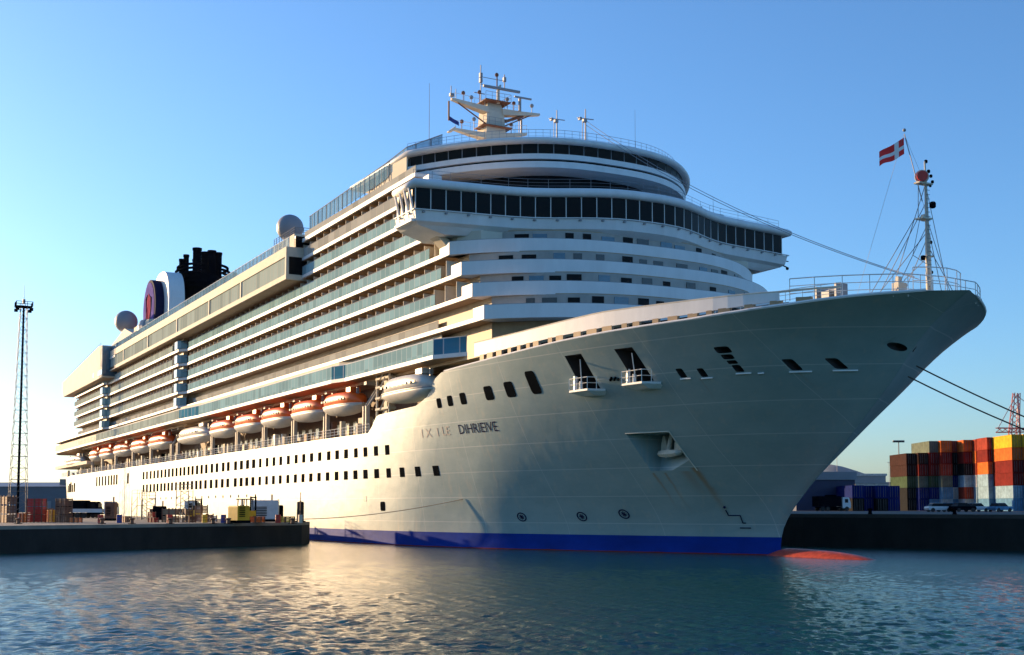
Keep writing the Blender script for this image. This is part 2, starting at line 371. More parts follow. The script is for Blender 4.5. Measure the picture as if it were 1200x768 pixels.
ZS = [0, 1.6, 3.2, 4.7, 6.9, 9.8, 12.5, 14.8, 16.9, 18.6, 20, 20.8]
XP = [0, -0.1, 0.76, 2.21, 4.82, 8.48, 11.57, 14.24, 16.1, 18.1, 20.45, 22.1]
DU = ([0, .0025, .0094, .0169, .0237, .0352, .0443, .0548, .0671, .0789, .0908, .126, .17, .227, .272, .338, .404, .486, .57, .7, 1],
      [0, .4, 1.3, 2.5, 3.9, 5.9, 7.25, 8.8, 10, 11.1, 12.1, 13.8, 15.1, 16.5, 17.4, 18.4, 19.1, 19.7, 19.95, 20, 20])
WU = ([0, .004, .02, .06, .114, .243, .414, .6, .78, .92, 1], [0, .35, 1.0, 2.5, 4.7, 9.2, 14.9, 18.4, 19.6, 19.95, 20])
def smooth_table(t, n=400, wdt=.022):
    xs = np.linspace(0, 1, n) ** 2; ys = np.array([np.mean(np.interp(np.clip([x + d * min(1, x / .02) for d in np.linspace(-wdt, wdt, 15) * (0.4 + x * 3)], 0, 1), *t)) for x in xs]); return xs, ys
DUs, WUs = smooth_table(DU), smooth_table(WU)
_zz = np.linspace(0, 20.8, 209); _xx = np.convolve(np.pad(np.interp(_zz, ZS, XP), 12, mode='reflect', reflect_type='odd'), np.ones(25) / 25, 'valid')
def xstem(z): return float(np.interp(z, _zz, _xx))
def half(u, z):
    t = min(max(z / 20.2, 0), 1.03) ** 1.5
    return (1 - t) * np.interp(u, *WUs) + t * np.interp(u, *DUs)
def hy(X, z):
    xs = xstem(z); u = min(max((xs - X) / (xs + 70), 0), 1)
    return float(half(u, z))
ZTX = [-300, -50.2, -48.9, -48.0, -37.2, -34.5, -33.0, -31.6, -22.9, -15.4, -9.35, -3.3, .8, 6, 10, 13.3, 15.5, 17.5, 19.4, 20.5]
ZTZ = [13.2, 13.2, 14.6, 15.15, 15.5, 16.3, 17.3, 18.5, 18.8, 19.1, 19.35, 19.5, 19.55, 19.6, 19.75, 19.95, 20.18, 20.42, 20.62, 20.75]
def ztop(X): return float(np.interp(X, ZTX, ZTZ))

def build_hull():
    us = sorted(set([0, .001, .0025, .005] + list(np.linspace(.008, .1, 20)) + list(np.linspace(.12, 1, 54)) +
                    [(15.5 - x) / 85.5 for x in ZTX if -60 < x < -20]))
    cols = []                                   # list of lists of (x,y,z)
    nz = 34
    for u in us:
        z = 18.0
        for _ in range(12): X = xstem(z) - u * (xstem(z) + 70); z = ztop(X)
        col = []
        for j in range(nz):
            zz = -2.5 + (z + 2.5) * j / (nz - 1)
            xs = xstem(max(zz, 0)); col.append((xs - u * (xs + 70), float(half(u, max(zz, 0))), zz))
        cols.append(col)
    for X in list(np.linspace(-76, -280, 24)) + [-286, -291, -294.5]:
        col = []
        for j in range(nz):
            zz = -2.5 + 15.7 * j / (nz - 1); f = max(0, (-X - 262) / 34); hw = 20 - 3.0 * f ** 2.5
            xx = X - (max(0, (-X - 282)) / 12) * zz * .45
            col.append((xx, hw, zz))
        cols.append(col)
    nc = len(cols); V = []; idxS = []; idxP = []
    for i, c in enumerate(cols):
        idxS.append([]); idxP.append([])
        for (x, y, z) in c:
            idxS[-1].append(len(V)); V.append((x, -y, z))
            if i == 0: idxP[-1].append(idxS[-1][-1])
            else: idxP[-1].append(len(V)); V.append((x, y, z))
    F = []
    for i in range(nc - 1):
        for j in range(nz - 1):
            F.append((idxS[i][j], idxS[i][j + 1], idxS[i + 1][j + 1], idxS[i + 1][j]))
            F.append((idxP[i][j], idxP[i + 1][j], idxP[i + 1][j + 1], idxP[i][j + 1]))
        for j, fl in ((0, 0), (nz - 1, 1)):
            q_ = (idxS[i][j], idxS[i + 1][j], idxP[i + 1][j], idxP[i][j])
            if i == 0: q_ = (idxS[0][j], idxS[1][j], idxP[1][j])
            F.append(q_ if fl == 0 else q_[::-1])
    i = nc - 1
    for j in range(nz - 1): F.append((idxS[i][j], idxS[i][j + 1], idxP[i][j + 1], idxP[i][j]))
    mb = MB(); mb.smooth = True; mb.add(V, F)
    o = mb.build('hull', ['hull_paint', 'opening_shade'], ship)
    # cut the mooring openings, fairleads, hawse pipe and anchor pocket
    def cutter(shape, m):
        shape.build('cutter', m, ship); c = COL.objects[len(COL.objects) - 1]
        return c
    cuts = []
    def cut_box(x0, x1, z0, z1, depth, rnd=0):
        y = -min(hy((x0 + x1) / 2, z0), hy((x0 + x1) / 2, z1)); c = MB(); ym = -hy(x1, z0)
        if rnd:
            xc, zc, hx, hz = (x0 + x1) / 2, (z0 + z1) / 2, (x1 - x0) / 2, (z1 - z0) / 2; poly = []
            for k in range(24):
                a = 2 * pi * k / 24; ex = 2 / rnd
                poly.append((xc + hx * math.copysign(abs(cos(a)) ** ex, cos(a)), zc + hz * math.copysign(abs(sin(a)) ** ex, sin(a))))
            c.prism_y(poly, -24, ym + depth)
        else: c.box(x0, x1, -24, ym + depth, z0, z1)
        cuts.append(c)
    cut_box(-9.45, -7.3, 15.1, 18.15, 1.6); cut_box(-3.3, -1.3, 15.35, 18.15, 1.5)
    for x0, x1, z0, z1 in ((1.4, 2.05, 15.38, 16.12), (3.3, 3.9, 15.3, 16.0), (6.3, 6.95, 15.5, 16.05), (6.2, 6.95, 16.13, 16.42), (9.8, 10.45, 15.45, 16.3), (12.0, 12.6, 15.5, 16.3)):
        cut_box(x0, x1, z0, z1, 1.0, 6)
    cut_box(6.0, 7.2, 16.98, 17.48, .5, 5); cut_box(6.1, 7.0, 16.5, 16.88, .5, 5)
    cut_box(15.25, 16.05, 16.75, 17.4, .7, 2)
    allc = MB(); allc.cur = 1
    objs = []
    for c in cuts:
        c.mi = [1] * len(c.f); objs.append(c.build('cutter', ['hull_paint', 'opening_shade'], ship))
    a = MB(); yb = -hy(-5.4, 7.7)
    a.loft([[(x, y, z) for y, z in ((-24, 7.7), (yb - .02, 7.7), (yb + .35, 9.05), (yb + 2.3, 9.15), (yb + 2.3, 11.05), (-24, 11.05))] for x in (-7.55, -3.2)]); objs.append(a.build('cutter', ['hull_paint', 'opening_shade'], ship))
    for c in objs:
        md = o.modifiers.new('cut', 'BOOLEAN'); md.operation = 'DIFFERENCE'; md.solver = 'EXACT'; md.object = c
        try: md.material_mode = 'INDEX'
        except Exception: pass
    dg = bpy.context.evaluated_depsgraph_get(); dg.update()
    me = bpy.data.meshes.new_from_object(o.evaluated_get(dg)); o.modifiers.clear(); o.data = me; me.name = 'hull'
    for c in objs: bpy.data.objects.remove(c, do_unlink=True)
    print('hull faces', len(me.polygons), [m.name for m in me.materials])
    # flat shading across the sharp pocket edges
    try: me.set_sharp_from_angle(angle=R(32))
    except Exception as e: print(e)
build_hull()

def P(name, mb, m, par=None): return mb.build(name, m, par or ship)

# bulb, name, marks -------------------------------------------------
b = MB(); b.smooth = True
rings = []
for k in range(19):
    t = k / 18; x = -4 + 17.6 * t; r = 1.9 * sqrt(max(1 - max(0, (x + 1) / 14.6) ** 3.2, 0.0004)) * (1 if x > 1 else max(.35, .35 + .65 * (x + 4) / 5))
    rings.append([(x, r * cos(2 * pi * i / 24), -1.08 + r * .93 * sin(2 * pi * i / 24)) for i in range(24)])
b.loft(rings); P('bulbous_bow', b, 'bulb_red')

def on_hull(X, z, out=0.03):
    e = .05; y = hy(X, z); dx = (hy(X + e, z) - hy(X - e, z)) / (2 * e); dz = (hy(X, z + e) - hy(X, z - e)) / (2 * e)
    n = Vector((-dx, -1, -dz)).normalized(); return Vector((X, -y, z)) + n * out, n
def hull_patch(mb, x0, x1, z0, z1, out=.03, n=4, rnd=True):
    """a thin plate following the hull skin with clipped corners"""
    cx, cz, hx, hz = (x0 + x1) / 2, (z0 + z1) / 2, (x1 - x0) / 2, (z1 - z0) / 2; k = 12; outp = []; inn = []
    for i in range(k):
        a = 2 * pi * (i + .5) / k; ex = .35 if rnd else .12
        X = cx + hx * math.copysign(abs(cos(a)) ** ex, cos(a)); Z = cz + hz * math.copysign(abs(sin(a)) ** ex, sin(a))
        p, nn = on_hull(X, Z, out); outp.append(tuple(p)); p2, _ = on_hull(X, Z, -.05); inn.append(tuple(p2))
    mb.loft([inn, outp])
# windows of the flat side: two long rows, positions along the ship in metres
CAM = cam.location
def px_to_x(px, z):                # where the vertical line of photo column px meets the ship's side y=-20
    r = at(px, 595, 100) - CAM; t = (-20 - CAM.y) / r.y; return CAM.x + r.x * t
up_ = [240 + v / 3.489 for v in (725, 684, 645, 609, 571, 536, 503, 467, 434, 402, 371, 339, 308, 280, 252, 224, 197, 172, 147, 123)] + [160 + v / 6.4 for v in (683, 645, 598, 560, 518, 483, 449, 415, 385, 353, 325, 295, 266, 238, 211, 183, 155, 128, 101, 73, 48)]
lo_ = [240 + v / 3.489 for v in (877, 823, 772, 725, 683, 643, 606, 570, 534, 499, 465, 432, 400, 369, 338, 307, 279, 251, 223, 195, 170, 147, 123)] + [160 + v / 6.4 for v in (681, 640, 596, 556, 514, 477, 445, 413, 381, 351, 325, 293, 263, 236, 208, 182, 154, 129, 102, 75, 50)]
for row, z0, z1 in ((up_, 10.4, 11.55), (lo_, 7.75, 8.85)):
    for k, px in enumerate(row):
        X = px_to_x(px, z0); hw = .62 if k > 3 else .55
        if X < -95: hw = .8
        m_ = MB(); gz = min(max((-X - 70) / 60, 0), 1) * .22; z0_, z1_ = z0 - gz, z1 + gz
        if X > -70: hull_patch(m_, X - hw, X + hw, z0, z1, .03, rnd=False)
        else: m_.box(X - hw, X + hw, -20.03, -19.9, z0_, z1_)
        f = P('hull_window', m_, 'window_black')
for X, z0, z1, hw in ((-32.1, 14.9, 15.95, .45), (-29.8, 14.95, 16.05, .5), (-27.2, 14.95, 16.15, .55), (-22.4, 15.05, 16.45, .7), (-18.9, 15.1, 16.6, .7), (-15.2, 15.15, 17.3, .7)):
    m_ = MB(); hull_patch(m_, X - hw, X + hw, z0, z1); P('hull_window', m_, 'window_black')
for px in [60 + v / 4.8 for v in (253, 268, 285, 302, 320, 335, 350, 365, 428)]:
    X = px_to_x(px, 10); m_ = MB(); m_.box(X - .9, X + .9, -20.03, -19.9, 9.6, 11.9); P('tall_window', m_, 'window_black')
for k, px in enumerate((69.5, 71.5, 74, 76, 79, 81.5, 84, 86.5)):
    X = max(px_to_x(px, 9), -289); m_ = MB(); y = 20 - 3.0 * max(0, (-X - 262) / 34) ** 2.5; m_.box(X - .7, X + .7, -y - .1, -y + .2, 8.6, 10.6 + (k % 3) * .4); P('tall_window', m_, 'window_black')
for k in range(16):
    X = -96 - k * 4.6; m_ = MB(); m_.tube((X, -20.04, 6.1), (X, -19.9, 6.1), .24, n=12); P('porthole', m_, 'window_black')
for px, py in ((608 / 3.489 + 240, 583), (657 / 3.489 + 240, 593)):
    pass
m_ = MB(); hull_patch(m_, -48.2, -47.0, 3.9, 5.0); P('shell_door', m_, 'window_black')
m_ = MB(); hull_patch(m_, -52.6, -51.8, 5.0, 5.7, rnd=True); P('porthole', m_, 'rail_grey')

# lettering: ship's name
def lettering(body, X0, z0, h, stretch, m='navy_paint', name='name_letters'):
    cu = bpy.data.curves.new('tmp', 'FONT'); cu.body = body; cu.size = h * 1.35; cu.extrude = 0.0; cu.resolution_u = 2
    t = bpy.data.objects.new('tmp', cu); COL.objects.link(t); dg = bpy.context.evaluated_depsgraph_get(); dg.update()
    me = bpy.data.meshes.new_from_object(t.evaluated_get(dg)); bpy.data.objects.remove(t, do_unlink=True)
    mb = MB(); vs_ = []
    for v in me.vertices:
        p, _ = on_hull(X0 + v.co.x * stretch, z0 + v.co.y, .035); vs_.append(tuple(p))
    mb.add(vs_, [list(p.vertices) for p in me.polygons]); bpy.data.meshes.remove(me)
    return P(name, mb, m)
mat('faded_letters', (0.30, 0.28, 0.27), .6)
lettering('I X  I', -36.9, 11.95, 1.0, 1.35, 'faded_letters'); lettering('LE', -32.6, 12.0, 1.0, 1.2, 'faded_letters'); lettering('DIHRIEIVE', -29.4, 12.0, 1.05, 1.07)
# thruster and bulb marks
for X, z in ((-24.25, 3.34), (-17.43, 3.42), (-12.91, 3.68)):
    m_ = MB(); ring = []
    for rr, oo in ((.46, .0), (.46, .04), (.36, .04), (.36, .0)):
        ring.append([tuple(on_hull(X + rr * 1.15 * cos(2 * pi * i / 24), z + rr * sin(2 * pi * i / 24), oo)[0]) for i in range(24)])
    m_.loft(ring, cap=False)
    for a in (0, pi / 2, pi / 4, 3 * pi / 4):
        d1 = on_hull(X + .26 * cos(a), z + .26 * sin(a), .03)[0]; d2 = on_hull(X - .26 * cos(a), z - .26 * sin(a), .03)[0]; m_.tube(d1, d2, .045, n=4)
    P('thruster_mark', m_, 'navy_paint')
m_ = MB(); m_.path([on_hull(X, z, .04)[0] for X, z in ((-3.3, 4.1), (-3.35, 3.6), (-2.4, 3.6), (-2.5, 2.9), (-2.25, 2.9))], .05); m_.path([on_hull(X, z, .04)[0] for X, z in ((-2.9, 2.45), (-2.0, 2.45))], .05)
m_.ball(on_hull(-3.25, 4.35, .04)[0], .12, 6); P('bulb_mark', m_, 'navy_paint')

# anchor in its pocket
yb = -hy(-5.4, 7.7)
a = MB()
a.tube((-5.1, yb - .75, 9.15), (-5.1, yb - .3, 11.0), .24, .2, n=10); a.tube((-5.1, yb - 1.0, 9.25), (-5.1, yb - .95, 8.75), .2, .03)
a.loft([[(x, yb - .35 - w_ * k_, 9.1 + h_ * k_ + (1 - k_) * .25) for w_, h_ in ((-.25, -.12), (.5, -.2), (.75, .05), (.6, .42), (-.2, .42))] for x, k_ in ((-6.95, .25), (-6.5, .8), (-5.8, 1), (-5.1, 1.1), (-4.4, 1), (-3.8, .8), (-3.4, .25))])
P('anchor', a, 'anchor_iron')
for s_ in (-1, 1):
    a = MB(); a.loft([[(-5.1 + s_ * (1.05 + dx), yb - .45 + dy, z) for dx, dy in ((-w_, 0), (w_, 0), (w_, .35), (-w_, .35))] for z, w_ in ((9.4, .5), (10.1, .42), (10.9, .12))])
    P('anchor_fluke', a, 'anchor_iron')
a = MB(); 
for (xa, za, xb, zb) in ((-7.6, 11.1, -3.15, 11.1), (-3.15, 11.1, -3.15, 7.65)):
    pts = [on_hull(xa + (xb - xa) * t, za + (zb - za) * t, .03)[0] for t in np.linspace(0, 1, 8)]; a.path(pts, .06)
P('pocket_rim', a, 'cream_paint')
# sills under the small openings
for x0, x1, z in ((1.3, 2.3, 15.3), (3.2, 4.2, 15.22), (6.2, 7.3, 15.4), (9.6, 10.8, 15.36), (11.8, 12.9, 15.4), (7.7, 8.1, 15.35)):
    a = MB(); a.path([on_hull(x0 + (x1 - x0) * t, z, .06)[0] for t in (0, .5, 1)], .075); P('fairlead_lip', a, 'rail_white')

# fold-down mooring platforms
for xc, z in ((-8.4, 15.02), (-2.3, 15.2)):
    y = hy(xc, z); x0, x1 = xc - 1.35, xc + 1.35; yo = -y - 1.35
    pf = MB(); top = [(x0 - .5, -hy(x0, z) + .1), (x0 - .15, yo - .15), (x1 - .1, yo + .1), (x1 + .25, -hy(x1, z) + .1)]
    pf.loft([[(X, Y * .985 + .0, z - .55) for X, Y in [(x0 + .3, -hy(x0, z - .5) + .3), (x0 + .5, yo + .7), (x1 - .4, yo + .8), (x1 - .1, -hy(x1, z - .5) + .3)]], [(X, Y, z - .18) for X, Y in top], [(X, Y, z) for X, Y in top]])
    pl = P('mooring_platform', pf, ['white_paint'])
    rl = MB(); rail(rl, [(X, Y, z) for X, Y in top], 1.05, r=.04, step=.7, bars=2); rl.build('platform_rail', 'rail_white', pl)
    rl = MB(); rl.tube((xc + .35, yo + .1, z), (xc + .55, -hy(xc, 17.6) + .1, 17.7), .05); rl.tube((x0 + .2, yo + .35, z), (x0 + .2, yo + .35, z + 1.3), .22); rl.tube((x0 + .9, yo + .5, z), (x0 + .9, yo + .5, z + .8), .16)
    rl.build('stay', 'rail_white', pl)
m_ = MB()
for k in range(5): p, nn = on_hull(-5.6 + .22 * k, 15.75 + .15 * (k % 2), .1); m_.ball(p, .13, 5)
P('hull_fitting', m_, 'black_steel')

# bow bulwark, slots, rails ------------------------------------------
def edge_pt(X, inset):
    y = hy(X, ztop(X)); return (X, y - inset)
for s in (-1, 1):
    xs_ = np.linspace(-24, 13, 30); pts = [(X, s * (hy(X, ztop(X)) - .35)) for X in xs_]
    z0 = [ztop(X) + (.75 - .3 * (X + 24) / 37) for X in xs_]; z1 = [float(np.interp(X, [-24, -16, -4, 3, 13], [20.95, 21.05, 21.45, 21.3, 21.1])) for X in xs_]
    m_ = MB(); m_.strip(pts, z0, z1, .12); P('bow_bulwark', m_, 'white_paint')
    m_ = MB(); m_.path([(p[0], p[1], z) for p, z in zip(pts, z1)] + [(X, s * (hy(X, ztop(X)) - .5), 21.1 + .02 * X - .2) for X in (15, 16.5)], .09); P('bulwark_cap', m_, 'cream_paint')
    X = -22.5
    while X < 15:
        L = random.uniform(.5, 1.3); y = s * (hy(X, ztop(X)) - .4)
        m_ = MB(); m_.obox((X, y), (1, (hy(X + .5, ztop(X)) - hy(X - .5, ztop(X))) * s), (0, 1), L / 2, .12, ztop(X) - .05, ztop(X) + .8 - .3 * (X + 24) / 37); X += L + random.uniform(.6, 1.5); P('bulwark_stay', m_, 'tan_panel' if s < 0 else 'white_paint')
    m_ = MB(); m_.strip([(X, s * (hy(X, ztop(X)) - 1.3)) for X in xs_], [ztop(X) for X in xs_], z0, .1); P('gutter_wall', m_, 'opening_shade')  # dark strip behind the slots, in the painted shade colour
    # deck edge lip along the whole bow
    xs2 = list(np.linspace(-30, 19, 50)) + [19.6, 20.0, 20.3]
    m_ = MB(); m_.path([(X, s * max(hy(X, ztop(X)) - .12, 0), ztop(X) + .06) for X in xs2], .13, n=6); P('deck_edge', m_, 'white_paint')
    m_ = MB(); rail(m_, [(X, s * (hy(X, ztop(X)) - .45), ztop(X) + .1) for X in np.linspace(8, 16.5, 9)], 1.15, r=.03, step=1.3); P('bow_rail', m_, 'rail_white')
m_ = MB(); ps = [(X, -(hy(X, ztop(X)) - .6), 20.75) for X in (13.5, 15, 16.5, 17.8, 18.8, 19.4)] + [(19.7, 0, 20.8)] + [(X, (hy(X, ztop(X)) - .6), 20.75) for X in (19.4, 18.8, 17.8, 16.5)]
rail(m_, [(x, y, z - .4) for x, y, z in ps], 1.75, r=.045, step=1.2, bars=3); P('bow_rail', m_, 'rail_white')
m_ = MB(); ps = [(18.9, -2.6, 20.7), (19.6, -1.4, 20.7), (19.9, 0, 20.7), (19.6, 1.4, 20.7), (18.9, 2.6, 20.7), (18, 3.6, 20.7)]
rail(m_, ps, 2.1, r=.045, step=1.5, bars=2); P('bow_rail', m_, 'rail_white')
m_ = MB(); m_.box(13.7, 14.6, -7.2, -5.8, 20.2, 21.3); m_.tube((13, -6.5, 21.2), (15.2, -6.5, 21.2), .35, n=10); m_.box(12.9, 13.1, -7.1, -5.9, 20.0, 21.8); m_.box(15.1, 15.3, -7.1, -5.9, 20.0, 21.8); P('windlass', m_, 'rail_grey')
m_ = MB(); m_.box(16.7, 17.4, -2.6, -1.7, 20.6, 21.9); m_.box(16.9, 17.2, -2.4, -2.0, 21.9, 22.4); P('bow_cabinet', m_, 'cream_paint')

# foremast
m_ = MB(); m_.tube((18.1, 0, 20.6), (18.05, 0, 25.5), .27, .19, n=10); m_.tube((18.05, 0, 25.5), (18.0, 0, 30.3), .17, .10, n=8)
m_.tube((18.0, 0, 27.2), (17.6, 0, 27.2), .3, n=6); m_.box(17.5, 18.3, -.75, .35, 27.0, 27.12); m_.box(17.7, 18.3, -.4, .4, 24.0, 24.1); m_.box(17.7, 18.3, -1.0, .5, 29.8, 29.92)
m_.tube((18.0, 0, 30.3), (17.98, 0, 31.7), .07)
fm = P('foremast', m_, 'cream_paint')
m_ = MB()
for k in range(26): m_.tube((18.3, -.32, 20.9 + k * .35), (18.3, .1, 20.9 + k * .35), .025, n=4)
m_.tube((18.32, -.32, 20.7), (18.25, -.3, 30), .03, n=4); m_.build('ladder', 'rail_grey', fm)
for (x, y, z, r) in ((18, .1, 31.7, .13), (18.1, .25, 30.9, .13), (18.1, .5, 30.55, .12), (18.1, .65, 30.1, .12), (18.1, .4, 29.75, .1), (18.2, .5, 28.2, .25), (18.1, .3, 25.2, .12), (18.1, .3, 22.8, .12), (18.0, -.5, 23.9, .18)):
    m_ = MB(); m_.lathe([(r * .7, -r), (r, -r * .6), (r, r * .6), (r * .7, r)], (x, y, z), 8); m_.build('navigation_light', 'black_steel', fm)
m_ = MB(); m_.tube((18.15, -.55, 30.35), (18.4, -.75, 30.35), .42, n=16); m_.build('signal_disc', 'red_paint', fm)
m_ = MB(); m_.tube((18.1, -.52, 30.35), (18.2, -.6, 30.35), .55, n=16); m_.tube((18, -.9, 29.95), (18, -.2, 29.95), .05); m_.build('disc_bracket', 'cream_paint', fm)
m_ = MB()
for a_, b_ in (((18, 0, 26), (15.2, -3.2, 20.6)), ((18, 0, 28.4), (14.6, -2.4, 20.6)), ((18, 0, 27), (16.5, 3.4, 20.6)), ((18, 0, 29.8), (17.4, 3.0, 21)), ((18, 0, 25.5), (16.5, -1.5, 20.6)), ((17.7, -.6, 27.1), (18, -.8, 29.9)), ((18, 0, 25), (19.6, 1, 21)), ((18, 0, 29.9), (15.8, -2.0, 20.8)), ((18, 0, 26.5), (17.2, -3.0, 20.7)), ((18, 0, 24), (16.6, -1.0, 22.4)), ((16.6, -1.0, 22.4), (16.2, -2.2, 20.7)), ((18, 0, 27.2), (19.9, .3, 20.9)), ((18.05, -.75, 27.1), (18.0, -1.6, 24.0)), ((18.0, -1.6, 24.0), (18, 0, 23.4)), ((17.5, -.7, 27.2), (15.0, -3.6, 20.7))):
    m_.tube(a_, b_, .03, n=4)
m_.build('rigging', 'rail_grey', fm)
m_ = MB()
for k in range(18):
    t0, t1 = k / 18, (k + 1) / 18
    for (A_, B_) in (((18, .1, 27.1), (16.4, -.55, 34.2)), ((17.9, 0, 30), (16.4, -.5, 34.2)), ((16.4, -.6, 34.2), (13.6, -3.5, 20.8))):
        A_ = Vector(A_); B_ = Vector(B_); m_.tube(A_.lerp(B_, t0), A_.lerp(B_, t1), .014, n=3)
m_.build('halyard', 'rail_grey', fm)
m_ = MB(); m_.tube((17.8, -.2, 28.5), (16.4, -.5, 34.3), .045, .03, n=5); m_.ball((16.4, -.5, 34.6), .14, 6); m_.build('gaff', 'rail_grey', fm)

# flag: red with a white cross, streaming
def build_flag(name, P0, dx, L, H, mats, cross):
    mb = MB(); nx, nz = 28, 18; V = []; O = Vector(P0)
    for j in range(nz + 1):
        for i in range(nx + 1):
            u, v = i / nx, j / nz
            wv = .22 * sin(u * 7 + v * 1.5) * u * H
            p = O + Vector(dx) * (u * L) + Vector((0, 0, -v * H * (1 - .1 * u) - .62 * u * L - .10 * sin(u * 6) * H * u)) + Vector((.5, -.6, 0)) * wv
            V.append(tuple(p))
    for j in range(nz):
        for i in range(nx):
            u, v = (i + .5) / nx, (j + .5) / nz
            mb.cur = 1 if cross and (abs(v - .58) < .11 or abs(u - .3) < .08) else 0
            a_ = j * (nx + 1) + i; mb.smooth = True; mb.add([V[a_], V[a_ + 1], V[a_ + nx + 2], V[a_ + nx + 1]], [(0, 1, 2, 3)])
    return mb.build(name, mats, fix=False)
fl = build_flag('flag', (16.35, -.52, 34.0), (-.474, -.88, 0), 2.0, 1.35, ['flag_red', 'flag_white'], True)
tag(fl, 'red flag with white cross flying from the gaff above the bow', 'flag')

# --------------------------------------------------------------- superstructure
def side_poly(front, aft=-256, y1=20.0, y2=21.2, y3=22.3):
    """closed outline: starboard then port; front = list of (x,y>=0) from corner to centre"""
    st = [(aft, -y3), (-213.5, -y3), (-212, -y2), (-143, -y2), (-141.5, -y1)] + [(x, -y) for x, y in front]
    pt = [(x, y) for x, y in reversed(front) if y > .01] + [(-141.5, y1), (-143, y2), (-212, y2), (-213.5, y3), (aft, y3)]
    return st + pt
def front_curve(xc, dx, p, ymax=20.0, n=22, inset=0):
    out = []
    for k in range(n + 1):
        y = ymax * (1 - k / n) ** .8; out.append((xc - dx * (y / ymax) ** p - inset, max(y - (inset if y > 0 else 0) * (y / ymax), 0)))
    return out
levels = [  # z slab bottom, centre x, sweep, has forward balcony front
    (22.75, -12.3, 7.4), (25.35, -14.7, 7.6), (27.95, -17.0, 7.8), (30.6, -19.5, 8.2)]
# inner block with cabins
core = MB()
for z0, xc, dx in levels:
    core.prism(side_poly(front_curve(xc, dx, 2.7, 20, inset=1.7), aft=-254, y1=18.2, y2=19.3, y3=20.4), z0 + .1 if z0 > 23 else 19.6, z0 + 2.7)
core.prism([(-254, -20.4), (-213, -20.4), (-142, -19.3), (-60, -18.2), (-31, -18.2), (-31, 18.2), (-60, 18.2), (-142, 19.3), (-213, 20.4), (-254, 20.4)], 33.3, 36.0)
core.prism([(-200, -18.2), (-44, -18.2), (-36, -14), (-36, 14), (-44, 18.2), (-200, 18.2)], 36.0, 41.0)
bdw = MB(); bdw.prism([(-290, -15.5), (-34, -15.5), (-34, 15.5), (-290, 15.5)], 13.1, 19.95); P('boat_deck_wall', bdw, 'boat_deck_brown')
core.prism([(-290, -18), (-120, -18), (-50, -18), (-50, 18), (-120, 18), (-290, 18)], 20.2, 22.9)
P('superstructure', core, 'tan_panel')

def side_line(X0, X1, y1=20.0, y2=21.2, y3=22.3, s=-1):
    """polyline of the ship's side between two x, bow to stern"""
    pts = [(-141.5, y1), (-143, y2), (-212, y2), (-213.5, y3)]
    def yy(X): return float(np.interp(-X, [0, 141.5, 143, 212, 213.5, 400], [y1, y1, y2, y2, y3, y3]))
    return [(X0, s * yy(X0))] + [(x, s * y) for x, y in pts if X1 < x < X0] + [(X1, s * yy(X1))]

